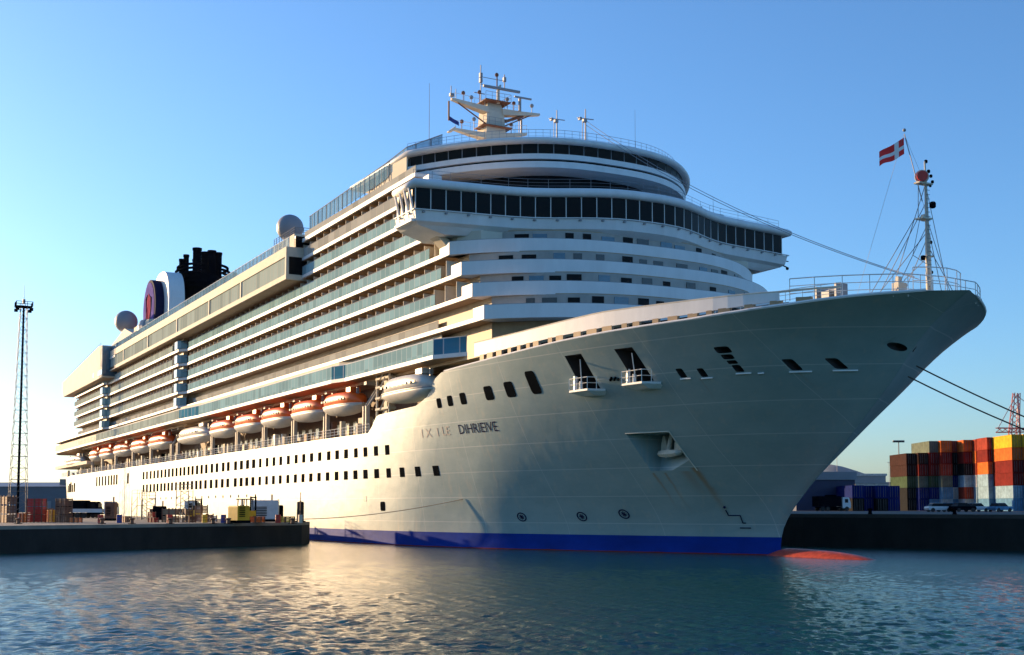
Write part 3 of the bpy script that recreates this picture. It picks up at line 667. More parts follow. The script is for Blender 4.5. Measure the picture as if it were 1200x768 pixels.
BZ = [22.75, 25.35, 27.95, 30.6, 33.3, 36.0, 38.5]
for k, z in enumerate(BZ):
    if k < 4:
        fr = front_curve(levels[k][1], levels[k][2], 2.7)
        aft = -256 if k else -290
        cornerX = fr[0][0]
    else:
        fr = [(-31 if k < 6 else -41, 20.0), (-31 if k < 6 else -41, 0)]; cornerX = fr[0][0]; aft = -256 if k < 5 else -200
    mb = MB(); mb.prism(side_poly(fr, aft=aft), z, z + .42)
    # balcony dividers
    X = cornerX - 4
    while X > max(aft, -256) + 2:
        if k >= 1 and not (-147 < X < -141):
            yy = float(np.interp(-X, [0, 141.5, 143, 212, 213.5, 400], [20, 20, 21.2, 21.2, 22.3, 22.3]))
            for s in (-1, 1): mb.cur = 1; mb.box(X - .05, X + .05, min(s * (yy - .12), s * (yy - 1.75)), max(s * (yy - .12), s * (yy - 1.75)), z + .42, z + 2.2)
        X -= 2.76
    mb.cur = 0
    P('deck_slab', mb, ['white_paint', 'cream_paint'])
    mb = MB(); mb.prism(side_poly([(cornerX - 1.2, 19.75), (cornerX - 1.2, 0)], aft=aft + .5, y1=19.75, y2=20.95, y3=22.05), z - .03, z - .004); P('deck_soffit', mb, 'soffit_bounce_and_wood')
    # cabin doors
    if k >= 1:
        mb = MB(); X = cornerX - 5.2
        while X > -252:
            yy = float(np.interp(-X, [0, 141.5, 143, 212, 213.5, 400], [18.2, 18.2, 19.3, 19.3, 20.4, 20.4]))
            if not (-147 < X < -141) and (k < 5 or X > -198):
                for s in (-1, 1): mb.box(X - .85, X + .75, min(s * (yy - .1), s * (yy + .04)), max(s * (yy - .1), s * (yy + .04)), z + .45, z + 2.45)
            X -= 2.76
        P('cabin_doors', mb, 'cabin_glass')
    # glass balustrades
    end = -256 if k < 5 else (-211 if k == 5 else -75)
    if k == 0: end = -256
    for s in (-1, 1):
        mb = MB(); gx = [-33, -31.5, -30, -33, -36, -36.5, -42][k]
        inset = .08 if k else 1.2
        mb.strip(side_line(gx, -140.5, 20 - inset, 21.2 - inset, 22.3 - inset, s) if end < -141 else side_line(gx, end, 20 - inset, 21.2 - inset, 22.3 - inset, s), z + .42, z + 1.62, .04)
        P('balcony_glass', mb, 'grey_glass' if k in (0, 6) else 'balcony_glass')
        if end < -147:
            mb = MB(); mb.strip(side_line(-148, end, 20 - inset, 21.2 - inset, 22.3 - inset, s), z + .42, z + 1.62, .04); P('balcony_glass', mb, 'grey_glass' if k == 0 else 'lido_glass')
        mb = MB(); mb.path([(x, y, z + 1.66) for x, y in side_line(gx, end, 20 - inset, 21.2 - inset, 22.3 - inset, s)], .045, n=5); P('handrail', mb, 'rail_grey')
    # forward parapet (solid white band) and windows of the wall behind it
    if k < 4:
        full = [(x, -y) for x, y in fr] + [(x, y) for x, y in reversed(fr)][1:]
        mb = MB(); mb.smooth = False; mb.strip([(cornerX - 2.4, -19.97)] + [(x - .0, y) for x, y in full] + [(cornerX - 2.4, 19.97)], z - .02, z + 1.36, .16); P('forward_parapet', mb, 'white_paint')
        mb = MB(); mb.strip([(x - .05, y) for x, y in full], z + 1.36, z + 1.41, .24); P('parapet_shade_cap', mb, 'rail_grey')  # kept dark to paint the shadow line along the parapet top
        inner = front_curve(levels[k][1], levels[k][2], 2.7, 20, n=40, inset=1.68)
        fi = [(x, -y) for x, y in inner] + [(x, y) for x, y in reversed(inner)][1:]
        L = 0; acc = 0; nxt = 4.0
        for (xa, ya), (xb, yb_) in zip(fi[:-1], fi[1:]):
            seg = sqrt((xb - xa) ** 2 + (yb_ - ya) ** 2)
            while nxt < acc + seg:
                t = (nxt - acc) / seg; cx_, cy_ = xa + (xb - xa) * t, ya + (yb_ - ya) * t
                d = Vector((xb - xa, yb_ - ya)).normalized(); nn = Vector((d.y, -d.x)); nn = nn if nn.x > 0 or abs(cy_) > 17 else -nn
                wd = random.choice((.45, .6, .75))
                m_ = MB(); m_.obox((cx_ + nn.x * .05, cy_ + nn.y * .05), d, nn, wd, .08, z + 1.3, z + random.choice((2.25, 2.4))); P('cabin_window', m_, random.choice(('dark_glass', 'cabin_glass', 'blue_glass')))
                nxt += random.choice((1.9, 2.4, 3.1))
            acc += seg
        mb = MB(); mb.strip([(x + .02, y) for x, y in fi], z + .4, z + 2.6, .1); P('forward_wall', mb, 'panel_grey')

# vertical glazed bays where the side steps out
for X0, X1, ya, z0, z1 in ((-146.5, -142.0, 21.35, 23.2, 35.8), (-217.5, -212.2, 22.5, 23.2, 34.2)):
    for s in (-1, 1):
        mb = MB(); z = z0
        while z < z1 - .5:
            pts = [(X1, s * (ya - 1.6)), (X1 - .3, s * (ya - .5)), (X1 - 1.2, s * (ya - .0)), (X0 + 1.2, s * ya), (X0 + .3, s * (ya - .5)), (X0, s * (ya - 1.6))]
            mb.prism(pts, z, z + 1.5); z += 2.65
        P('glazed_bay', mb, 'blue_glass')
        mb = MB(); z = z0 + 1.5
        while z < z1:
            mb.prism([(X1 - .1, s * (ya - 1.8)), (X1 - .1, s * (ya - .9)), (X0 + .1, s * (ya - .9)), (X0 + .1, s * (ya - 1.8))], z, z + 1.15); z += 2.65
        P('bay_wall', mb, 'tan_panel')

# promenade band over the lifeboats
def prom_line(s, off=0.0): return [(x, s * (y - off)) for x, y in ((-24.6, 17.2), (-31.2, 20.3), (-57.5, 20.3), (-60.5, 21.0), (-128, 21.0), (-139, 21.8), (-292, 21.8), (-303, 19.5))]
mb = MB(); pl = prom_line(-1) + [(-303, 19.5)] + list(reversed([(x, -y) for x, y in prom_line(-1)]))[1:] + [(-24.6, 0)]
mb.prism(prom_line(-1) + [(-306, 0)] + list(reversed(prom_line(1))), 20.0, 20.42); P('promenade_slab', mb, 'white_paint')
mb = MB(); mb.prism([(x, y * .985) for x, y in prom_line(-1)] + [(-305.5, 0)] + [(x, y * .985) for x, y in reversed(prom_line(1))], 19.96, 19.994); P('promenade_soffit', mb, 'soffit_bounce_and_wood')
for s in (-1, 1):
    L = prom_line(s, .1)
    mb = MB(); mb.strip(L[1:3], 20.42, 22.05, .05); P('promenade_screen', mb, 'balcony_glass')
    for q0 in (0, 2, 4): mb = MB(); mb.strip(L[q0:q0 + 2], 20.42, 22.05, .05); P('promenade_screen', mb, 'shaded_screen_glass')
    mb = MB(); mb.strip(L[3:5], 20.42, 22.05, .05); P('promenade_screen', mb, 'balcony_glass')
    mb = MB(); mb.strip([L[5], (-225, L[5][1])], 20.42, 22.05, .05); P('promenade_screen', mb, 'lido_glass')
    mb = MB(); mb.strip([(-225, L[5][1])] + L[6:], 20.42, 22.15, .1)
    P('promenade_bulwark', mb, 'cream_paint')
    mb = MB(); X = -227
    while X > -252: mb.box(X - .9, X + .4, min(s * 21.62, s * 21.8), max(s * 21.62, s * 21.8), 20.75, 21.75); X -= 2.1
    P('promenade_window', mb, 'dark_glass')
    mb = MB(); mb.path([(x, y, 22.1) for x, y in L], .06, n=5); P('handrail', mb, 'rail_white')
    # inclined cream fascia above the promenade
    mb = MB(); mb.strip([(x, s * (abs(y) - 1.0)) for x, y in L[1:]], 22.05, 22.8, .1); P('promenade_fascia', mb, 'cream_paint')

# lido box: overhanging glazed gallery
for s in (-1, 1):
    def yb2(a_): return s * a_
    mb = MB(); mb.box(-209, -75.5, min(yb2(18), yb2(22.3)), max(yb2(18), yb2(22.3)), 35.75, 36.45); mb.box(-209, -75.5, min(yb2(18), yb2(22.3)), max(yb2(18), yb2(22.3)), 38.95, 40.3)
    mb.box(-209, -75.7, min(yb2(18), yb2(22.0)), max(yb2(18), yb2(22.0)), 36.45, 38.95)
    for X in (-75.75, -98, -117, -140, -165, -190): mb.box(X - .25, X + .25, min(yb2(21.9), yb2(22.3)), max(yb2(21.9), yb2(22.3)), 36.45, 38.95)
    P('lido_gallery', mb, 'cream_paint')
    mb = MB(); mb.box(-208.5, -76.1, min(yb2(22.05), yb2(22.14)), max(yb2(22.05), yb2(22.14)), 36.46, 38.94); P('gallery_glazing', mb, 'lido_glass')
    mb = MB(); mb.box(-75.68, -75.55, min(yb2(18.3), yb2(21.9)), max(yb2(18.3), yb2(21.9)), 36.5, 38.9); mb.box(-75.9, -75.45, min(yb2(18.3), yb2(21.0)), max(yb2(18.3), yb2(21.0)), 40.35, 41.9); P('gallery_end_window', mb, 'dark_glass')
    mb = MB(); mb.prism([(-208, s * 22.1), (-76, s * 22.1), (-76, s * 18.3), (-208, s * 18.3)], 35.7, 35.745); P('gallery_soffit', mb, 'soffit_bounce_and_wood')
    mb = MB(); mb.strip([(-76, s * 21.7), (-207, s * 21.7)], 40.3, 41.75, .05); P('wind_screen', mb, 'screen_glass')
    mb = MB(); X = -76.5
    while X > -207: mb.tube((X, s * 21.7, 40.3), (X, s * 21.7, 41.9), .05, n=4); X -= 1.9
    mb.path([(-76, s * 21.7, 41.8), (-207, s * 21.7, 41.8)], .05); P('screen_posts', mb, 'rail_white')
mb = MB(); mb.prism([(-76, -18.3), (-76, 18.3), (-209, 18.3), (-209, -18.3)], 40.3, 40.6); P('lido_deck', mb, 'teak_deck')

# aft block
mb = MB(); prof = [(-264, 34.3), (-206, 34.3), (-206, 41.7), (-211, 42.0), (-262, 38.6), (-266, 38.4), (-266, 36)]
mb.prism_y(prof, -24, 24); P('aft_block', mb, 'cream_paint')
for s in (-1, 1):
    mb = MB(); y0, y1_ = sorted((s * 19.2, s * 23.8)); mb.box(-205.98, -205.7, y0, y1_, 34.6, 41.4); y0, y1_ = sorted((s * 23.0, s * 24.06)); mb.box(-211, -205.6, y0, y1_, 34.9, 36.1); P('aft_block_glazing', mb, 'blue_glass')
    mb = MB(); y0, y1_ = sorted((s * 23.9, s * 24.05)); mb.box(-218, -215.5, y0, y1_, 35.0, 36.2); P('aft_window', mb, 'dark_glass')
    mb = MB(); rail(mb, [(-211, s * 23.5, 42.0), (-262, s * 23.5, 38.6)], .9, r=.05, step=2.5, bars=2); P('aft_rail', mb, 'cream_paint')
    mb = MB(); mb.prism([(-263.5, s * 23.8), (-206.5, s * 23.8), (-206.5, s * 18.3), (-263.5, s * 18.3)], 34.22, 34.29); P('gallery_soffit', mb, 'soffit_bounce_and_wood')
mb = MB(); mb.prism([(-256, -19), (-252, -19), (-252, 19), (-256, 19)], 20.4, 34.25); mb.prism([(-298, -15), (-256, -15), (-256, 15), (-298, 15)], 20.4, 25); P('aft_wall', mb, 'cream_paint')
# stern decks
mb = MB(); mb.prism([(-300, -20.5), (-245, -20.5), (-245, 20.5), (-300, 20.5)], 15.6, 16.4); mb.prism([(-300, -19.5), (-256, -19.5), (-256, 19.5), (-300, 19.5)], 22.0, 23.0); P('stern_deck', mb, 'cream_paint')

# --------------------------------------------------------------- bridge
FB = [(0, -20.2), (2, -20.25), (4, -20.6), (6, -21.3), (8, -22.3), (10, -23.4), (12, -24.3), (14, -24.9), (17, -25.4), (20.5, -25.9), (24.4, -26.6)]
def bridge_outline(out=0.0, wing=24.4, aft=-31.6):
    st = [(x + out, -y - (out if y > 20 else 0)) for y, x in reversed(FB)]
    pt = [(x, -y) for x, y in st][::-1][1:]
    return [(aft, -wing - out), *st, *pt, (aft, wing + out)]
mb = MB(); mb.smooth = False
o0 = bridge_outline(0); ob = bridge_outline(-.5); osf = [(x - (1.5 if abs(y) < 20 else .6), y * (.86 if abs(y) > 18 else .97)) for x, y in o0]
mb.loft([[(x, y, 32.55) for x, y in osf], [(x, y, 33.25) for x, y in ob], [(x, y, 33.55) for x, y in bridge_outline(-.1)], [(x, y, 34.6) for x, y in bridge_outline(.12)]])
P('bridge_body', mb, 'white_paint')
mb = MB(); mb.prism([(x, y) for x, y in bridge_outline(-.6, aft=-31)], 34.6, 36.95); mb.prism([(-31.8, -24), (-31, -24), (-31, 24), (-31.8, 24)], 34.6, 36.95); P('bridge_interior', mb, 'black_steel')
rf = [(.02, 36.92), (.42, 37.02), (.55, 37.3), (.5, 37.6), (.2, 37.85), (-.5, 38.0)]
mb = MB(); mb.smooth = True; mb.loft([[(x, y, z) for x, y in bridge_outline(off)] for off, z in rf]); P('bridge_roof', mb, 'white_paint')
# separate panes along the front and round the wing ends
line = bridge_outline(.02)[:]  # from stbd aft corner round to port aft corner
def walk(line, step, start=.15):
    acc = 0; nxt = start; out = []
    for a_, b_ in zip(line[:-1], line[1:]):
        A_, B_ = Vector(a_), Vector(b_); L = (B_ - A_).length
        while nxt < acc + L: out.append(A_.lerp(B_, (nxt - acc) / L)); nxt += step
        acc += L
    return out
pts = walk(line, 1.62)
for a_, b_ in zip(pts[:-1], pts[1:]):
    d = (b_ - a_); n_ = Vector((d.y, -d.x)).normalized(); c = (a_ + b_) / 2
    n_ = n_ if n_.dot(c - Vector((-29, 0))) > 0 else -n_
    g = .06; A_ = a_ + d * g; B_ = b_ - d * g
    m_ = MB(); lo_o, hi_o = .0, .05
    m_.add([(*(A_ + n_ * lo_o), 34.62), (*(B_ + n_ * lo_o), 34.62), (*(B_ + n_ * hi_o), 36.9), (*(A_ + n_ * hi_o), 36.9), (*(A_ - n_ * .08), 34.62), (*(B_ - n_ * .08), 34.62), (*(B_ - n_ * .05), 36.9), (*(A_ - n_ * .05), 36.9)],
           [(0, 1, 2, 3), (4, 7, 6, 5), (0, 4, 5, 1), (3, 2, 6, 7), (0, 3, 7, 4), (1, 5, 6, 2)])
    P('bridge_window', m_, 'dark_glass')
for p in pts:
    mb = MB(); mb.tube((p.x, p.y, 34.55), (p.x, p.y, 36.95), .055, n=4); P('window_mullion', mb, 'rail_white')
mb = MB(); mb.path([(x, y, 34.66) for x, y in bridge_outline(.25)[:]], .07, n=5); P('bridge_sill', mb, 'white_paint')
mb = MB()
for k in range(46):
    p = walk(bridge_outline(.2), 1.2)
    if k < len(p) and k % 2: mb = MB(); mb.box(p[k].x - .15, p[k].x + .15, p[k].y - .12, p[k].y + .12, 34.35, 34.5); P('sill_fitting', mb, 'rail_grey')
# slanted frames of the starboard wing end and the bracket under it
mb = MB()
for X in (-27.0, -28.2, -29.4, -30.6): mb.tube((X, -24.3, 33.9), (X - .5, -24.75, 37.0), .16, n=6)
mb.box(-31.3, -26.9, -24.75, -24.3, 33.5, 33.8); P('wing_frames', mb, 'white_paint')
for s in (-1, 1):
    mb = MB(); mb.loft([[(x, s * y, z) for x, y in ((-30.2, yc - .5), (-28.4, yc - .5), (-28.4, yc + .5), (-30.2, yc + .5))] for z, yc in ((30.6, 19.3), (31.6, 19.5), (32.4, 20.3), (33.2, 21.8))]); P('wing_bracket', mb, 'cream_paint')
    mb = MB(); mb.prism([(-30.5, s * 19.6), (-27.6, s * 19.2), (-25.4, s * 17.5), (-25.4, s * 15), (-30.5, s * 15)], 30.6, 33.0); P('corner_wall', mb, 'cream_paint')
# rail on bridge roof
mb = MB(); rp = [(x - .8, y, 38.0) for x, y in bridge_outline(-.2)[1:-1]]; rail(mb, rp, 1.1, r=.022, step=1.8); P('roof_rail', mb, 'rail_grey')
mb = MB()
for y in (8, 10, 12.5, 15, 18): mb.box(-28.2, -27.2, y - .5, y + .5, 38.0, 38.5 + .3 * (y % 2))
mb.box(-29, -27.6, -22.5, -21, 38.0, 38.8); P('roof_lockers', mb, 'white_paint')
mb = MB(); mb.tube((-27.4, 24.2, 33.7), (-27.2, 25.0, 33.4), .08); mb.ball((-27.2, 25.1, 33.25), .2, 5); mb.tube((-27.3, 24.3, 34.2), (-27.1, 25.2, 34.1), .06); P('wing_light', mb, 'black_steel')

# --------------------------------------------------------------- top lounge over the bridge
def top_curve(out=0, xc=-27.0, dx=13.5, ym=19.3, p=2.6, n=26):
    f = []
    for k in range(n + 1):
        y = (ym + out) * (1 - k / n) ** .75; f.append((xc + out - dx * (y / (ym + out)) ** p, y))
    return f
def top_poly(out=0, aft=-48, **k):
    f = top_curve(out, **k); ym = f[0][1]
    return [(aft, -ym)] + [(x, -y) for x, y in f] + [(x, y) for x, y in reversed(f)][1:] + [(aft, ym)]
mb = MB(); mb.prism(top_poly(-3.2, aft=-60), 38.0, 41.7); P('observation_deck_wall', mb, 'dark_glass')
mb = MB(); mb.prism(top_poly(0, aft=-44), 41.65, 42.35); P('lounge_band', mb, 'white_paint')
mb = MB(); mb.prism(top_poly(-.35, aft=-52), 42.35, 42.62); mb.prism(top_poly(-.45, aft=-50), 43.2, 44.4); P('lounge_interior', mb, 'black_steel')
mb = MB(); mb.prism(top_poly(.0, aft=-46), 42.62, 43.2); P('lounge_sill', mb, 'white_paint')
mb = MB(); mb.smooth = True; mb.loft([[(x, y, z) for x, y in top_poly(o_, aft=-58)] for o_, z in ((-.05, 44.35), (.32, 44.45), (.45, 44.7), (.3, 44.95), (-.6, 45.12))]); P('lounge_roof', mb, 'white_paint')
lp = [(x, -y) for x, y in top_curve(-.3)] + [(x, y) for x, y in reversed(top_curve(-.3))][1:]
wp = walk(lp, 1.75)
for a_, b_ in zip(wp[:-1], wp[1:]):
    d = b_ - a_; n_ = Vector((d.y, -d.x)).normalized(); n_ = n_ if n_.dot((a_ + b_) / 2 - Vector((-45, 0))) > 0 else -n_; A_, B_ = a_ + d * .05, b_ - d * .05
    m_ = MB(); m_.add([(*(A_ + n_ * o1), z1) for o1, z1 in ((.0, 43.22), (.12, 44.34))] + [(*(B_ + n_ * o1), z1) for o1, z1 in ((.12, 44.34), (.0, 43.22))] + [(*(A_ - n_ * .06), 43.22), (*(A_ - n_ * .06), 44.34), (*(B_ - n_ * .06), 44.34), (*(B_ - n_ * .06), 43.22)],
           [(0, 1, 2, 3), (7, 6, 5, 4), (0, 4, 5, 1), (1, 5, 6, 2), (2, 6, 7, 3), (3, 7, 4, 0)]); P('lounge_window', m_, 'dark_glass')
mb = MB()
for p in wp: mb = MB(); mb.tube((p.x, p.y, 43.15), (p.x, p.y, 44.4), .06, n=4); P('lounge_mullion', mb, 'rail_grey')
mb = MB(); rail(mb, [(x - .6, y, 45.1) for x, y in top_poly(-.4, aft=-56)][1:-1], 1.1, r=.022, step=2.2); P('roof_rail', mb, 'rail_grey')
# cream side walls of the lounge, upper ledge, glass screens
for s in (-1, 1):
    mb = MB(); mb.strip([(-40.5, s * 19.35), (-46, s * 19.5), (-51, s * 19.4)], [42.2, 42.0, 41.8], [45.0, 44.4, 42.6], .2); P('lounge_side', mb, 'cream_paint')
    mb = MB(); y0, y1_ = sorted((s * 17, s * 20.15)); mb.box(-75.2, -36.5, y0, y1_, 41.0, 41.5); P('upper_ledge', mb, 'white_paint')
    mb = MB(); y0, y1_ = sorted((s * 17, s * 19.9)); mb.box(-75, -36.8, y0, y1_, 40.95, 40.995); P('upper_soffit', mb, 'soffit_bounce_and_wood')
    mb = MB(); mb.strip([(-37, s * 19.8), (-75, s * 19.8)], 41.5, 42.45, .1); P('upper_parapet', mb, 'grey_glass')
    mb = MB(); mb.strip([(-36.5, s * 16.8), (-41, s * 19.2), (-46, s * 19.7), (-73.5, s * 19.7)], [45.1, 44.6, 43.0, 42.45], [46.2, 45.6, 44.9, 44.3], .05); P('sun_deck_screen', mb, 'screen_glass')
    mb = MB(); X = -45
    while X > -73.6: mb.tube((X, s * 19.7, 42.4), (X, s * 19.7, 44.35 + max(0, (X + 73) * .02)), .06, n=4); X -= 1.55
    mb.path([(-36.5, s * 16.8, 46.25), (-41, s * 19.2, 45.65), (-46, s * 19.7, 44.95), (-73.5, s * 19.7, 44.35)], .06, n=5); P('screen_posts', mb, 'rail_grey')
mb = MB(); mb.prism([(-42, -17), (-42, 17), (-76, 17), (-76, -17)], 41.0, 41.5); P('sun_deck', mb, 'teak_deck')

# --------------------------------------------------------------- mast, antennas, radomes, funnel
m_ = MB(); m_.loft([[(-57 + a_ * sx, b_ * sy, z) for a_, b_ in ((-1, -1), (1, -1), (1, 1), (-1, 1))] for z, sx, sy in ((45, 2.0, 2.1), (53, 1.5, 1.55), (57.2, 1.2, 1.25), (58.3, .9, 1.0))])
mast = P('radar_mast', m_, 'cream_paint')
def arm(y0, z0, y1_, z1, th=.35, wx=.5):
    a = MB(); a.loft([[(-56.3 + dx, y, z + dz) for dx, dz in ((-w_, -h_), (w_, -h_), (w_, h_ * .6), (-w_, h_ * .6))] for y, z, w_, h_ in ((y0, z0, wx * 1.4, th * 1.5), ((y0 + y1_) / 2, (z0 + z1) / 2 - .05, wx, th), (y1_, z1, wx * .5, th * .5))]); return a.build('mast_arm', 'cream_paint', mast)
arm(-1, 57.3, -6.3, 58.0); arm(1, 57.3, 7.0, 57.9); arm(-1, 53.7, -6.0, 54.0); arm(-6, 54.0, -6.8, 53.5, .2); arm(1, 54.0, 5.0, 54.9)
a = MB(); a.tube((-56, .5, 55.6), (-56, 4.3, 57.2), .22); a.tube((-56, -.5, 55.2), (-56, 1.5, 56.2), .2); a.build('mast_brace', 'rust_metal', mast)
a = MB(); a.box(-55.4, -55.1, -2.1, 3.4, 60.0, 60.3); a.build('radar_scanner', 'rail_grey', mast); a = MB(); a.tube((-55.6, .3, 58.2), (-55.6, .3, 60.0), .22); a.tube((-55.6, .3, 60.2), (-55.6, .7, 60.8), .35, .1); a.build('scanner_pedestal', 'cream_paint', mast)
a = MB(); a.box(-55.0, -54.8, 2.4, 5.0, 59.2, 59.4); a.tube((-55.4, 3.5, 57.6), (-55.4, 3.5, 59.3), .2); a.build('radar_scanner', 'rail_grey', mast)
a = MB(); a.tube((-57, -1.6, 58.2), (-57, -1.6, 63.6), .07); a.tube((-57, .9, 60), (-57, .9, 62.7), .06); a.tube((-57, 2.0, 61.0), (-57, 2.0, 62.9), .07); a.tube((-57, -1.6, 62.0), (-57, 2.0, 62.0), .04); a.tube((-57, -1.6, 61.0), (-57, 2.0, 61.0), .05); a.tube((-57, -2.6, 59.7), (-57, -1.0, 59.7), .06)
for y, z in ((-1.6, 62.2), (2.0, 62.2), (-1.6, 61.5)): a.box(-57.2, -56.8, y - .18, y + .18, z - .3, z + .3)
a.tube((-57, -6.0, 58), (-57, -6.0, 60.0), .06); a.tube((-57, -5.3, 58), (-57, -5.3, 59.7), .05); a.box(-57.2, -56.8, -6.2, -5.6, 58.6, 59.0); a.tube((-57, 4.6, 55), (-57, 4.6, 57), .14); a.build('antenna', 'rail_grey', mast)
a = MB(); rail(a, [(-56, -5.8, 54.1), (-56, -1.5, 54.1)], 1.0, r=.03, step=1.5, bars=2); rail(a, [(-56, 1.5, 54.4), (-56, 4.9, 55)], 1.0, r=.03, step=1.2, bars=2); rail(a, [(-56, -6, 58.1), (-56, -1.5, 57.8)], .7, r=.03, step=1.5, bars=1); rail(a, [(-56, 1.5, 57.8), (-56, 4, 57.9)], .7, r=.03, step=1.2, bars=2); a.build('mast_rail', 'rail_white', mast)
for k, (y, z, hh) in enumerate(((-4.6, 57.9, 1.0), (-3.4, 57.7, .8), (-2.2, 57.8, 1.6), (2.0, 57.8, 1.3), (3.0, 57.8, .9), (5.8, 57.9, .9), (-4.8, 54.1, .9), (-3.0, 54.1, 1.5), (2.6, 54.5, 1.2), (3.8, 54.9, 1.7), (.4, 60.6, 1.6))):
    a = MB(); a.tube((-56.2, y, z), (-56.2, y, z + hh), .05); a.lathe([(.14, 0), (.26, .1), (.26, .35), (.1, .5)], (-56.2, y, z + hh - .1), 8); a.build('mast_lamp', 'rail_grey' if k % 2 else 'rust_metal', mast)
a = MB(); a.box(-57.9, -54.9, -1.9, 1.9, 58.3, 58.42); a.build('mast_platform', 'rust_metal', mast); a = MB(); a.box(-57.8, -55.0, -2.2, 2.2, 54.9, 55.0); a.build('mast_platform', 'rust_metal', mast)
a = MB(); rail(a, [(-54.9, -1.9, 58.4), (-54.9, 1.9, 58.4), (-57.9, 1.9, 58.4)], 1.0, r=.03, step=.8, bars=2); rail(a, [(-55, -2.2, 55), (-55, 2.2, 55)], 1.0, r=.03, step=.8, bars=2); a.build('platform_rail', 'rail_grey', mast)
for y0_, y1_ in ((-5.5, -1.1), (5.5, 1.1)):
    a = MB(); a.tube((-56, y0_, 57.5), (-56, y1_, 55.2), .09); a.build('mast_strut', 'rust_metal', mast)
sf = build_flag('flag', (-56.2, -6.6, 55.6), (.35, .93, 0), 1.3, .6, ['flag_blue', 'flag_white'], False); tag(sf, 'small blue signal flag hanging below the radar mast arm', 'flag')
a = MB(); a.tube((-56.2, -6.7, 57.6), (-56.2, -6.7, 55.0), .12); a.build('signal_halyard', 'rust_metal', mast)

for X, Y, z0, z1, r in ((-50.7, -12, 44.9, 57.4, .06), (-36, 9, 44.9, 53.0, .035), (-40, -4, 45, 48, .05), (-29.8, 16, 38, 41.5, .04), (-44.5, -16.8, 45.5, 47.0, .05)):
    a = MB(); a.tube((X, Y, z0), (X, Y, z1), r, r * .4, n=5); a.tube((X, Y, z0), (X, Y, z0 + (z1 - z0) * .25), r * 2.2, n=6); P('whip_antenna', a, 'rail_grey')
for X, Y, z0, z1 in ((-39.6, 0, 45, 52.6), (-33, 0, 45, 50.8)):
    a = MB(); a.tube((X, Y, z0), (X, Y, z1), .14, .06, n=6); a.tube((X, Y - 1.1, z1 - 1.2), (X, Y + 1.1, z1 - 1.1), .06); a.box(X - .2, X + .2, Y - .35, Y + .1, z1 - 1.6, z1 - 1.2); a.box(X - .2, X + .2, Y - .9, Y - .6, z1 - 1.4, z1 - 1.1); a.tube((X, Y - .5, z0), (X, Y - .4, z1 - 1.5), .04); P('signal_mast', a, 'rail_grey')
# long antenna wires to the bow
for dy, dz in ((0, 0), (.5, -.5)):
    a = MB(); A_ = Vector((-33, .1, 49.4 + dz)); B_ = Vector((16.8, -.2 + dy, 22.6 + dz * .3)); pr = None
    for k in range(25):
        t = k / 24; p = A_.lerp(B_, t) - Vector((0, 0, 4 * 1.6 * t * (1 - t)))
        if pr is not None: a.tube(pr, p, .03, n=4)
        pr = p
    P('antenna_wire', a, 'rail_grey')
# radomes
for X, Y, z, r, zb in ((-91.0, -16.8, 46.6, 2.05, 40.6), (-222.0, -15.8, 49.9, 2.75, 44.5)):
    a = MB(); a.smooth = True; a.ball((X, Y, z), r, 14); rd = P('radome', a, 'radome_grey')
    a = MB(); a.lathe([(r * .55, zb - z), (r * .4, -r * .95), (r * .62, -r * .8)], (X, Y, z), 16); a.build('radome_base', 'rail_white', rd)
a = MB(); a.box(-94, -84, -18.4, -13, 40.6, 44.2); P('radome_house', a, 'cream_paint')
a = MB(); rail(a, [(-84, -18.3, 44.2), (-94, -18.3, 44.2)], 1.0, r=.05, step=1.2, bars=3); rail(a, [(-84, -18.3, 44.2), (-84, -13, 44.2)], 1.0, r=.05, step=1.2, bars=3); P('house_rail', a, 'rail_grey')
a = MB(); a.box(-83.95, -83.8, -18, -15.5, 41.5, 43.7); a.tube((-83.5, -17.6, 41), (-82.5, -17.6, 41), .9, n=12); P('house_window', a, 'dark_glass')
# aft deckhouse between radome and funnel
a = MB(); a.prism_y([(-250, 42), (-205, 42), (-205, 44.8), (-215, 47.2), (-238, 44.0)], -17.5, -13); a.box(-206, -190, -17.0, -9, 42, 46.2); P('aft_deckhouse', a, 'cream_paint')
a = MB()
for X in np.arange(-158, -206, -1.1): a.tube((X, -20.8, 40.3), (X, -20.8, 42.1 + .35 * random.random()), .16 + .1 * random.random(), n=5)
for X in np.arange(-180, -204, -1.5): a.box(X - .6, X + .6, -20.2, -19.0, 41.0, 42.2 + .4 * random.random())
P('deck_furniture', a, 'black_steel')
a = MB(); a.lathe([(4.2, 0), (4.2, 3.2), (3.6, 4.6), (.3, 5.2)], (-196, -14, 42), 18); P('domed_house', a, 'rail_grey')
# funnel
fx = -217.0
a = MB(); a.loft([[(fx + sx * cx_, 1.5 + sy * cy_, z) for cx_, cy_ in [(cos(2 * pi * i / 20), sin(2 * pi * i / 20)) for i in range(20)]] for z, sx, sy in ((42, 9, 6.6), (56, 8, 6.3), (61.5, 6.6, 5.2))]); fun = P('funnel', a, 'black_steel')
for k, (dx, dy, r, h) in enumerate(((-3, -4.6, .55, 64.3), (-3.5, -3.3, .65, 65.6), (1, -1.7, 1.0, 66.6), (-2, 1.2, 1.05, 66.4), (2.5, 1.6, .95, 66.0), (0, 4.0, .75, 66.2), (-5, -.5, .8, 65.0))):
    a = MB(); a.tube((fx + dx, 1.5 + dy, 60), (fx + dx, 1.5 + dy, h + 2.0), r * 1.05, n=12); a.tube((fx + dx, 1.5 + dy, h + 1.5), (fx + dx, 1.5 + dy, h + 2.1), r * 1.2, n=12); a.build('exhaust_pipe', 'black_steel', fun)
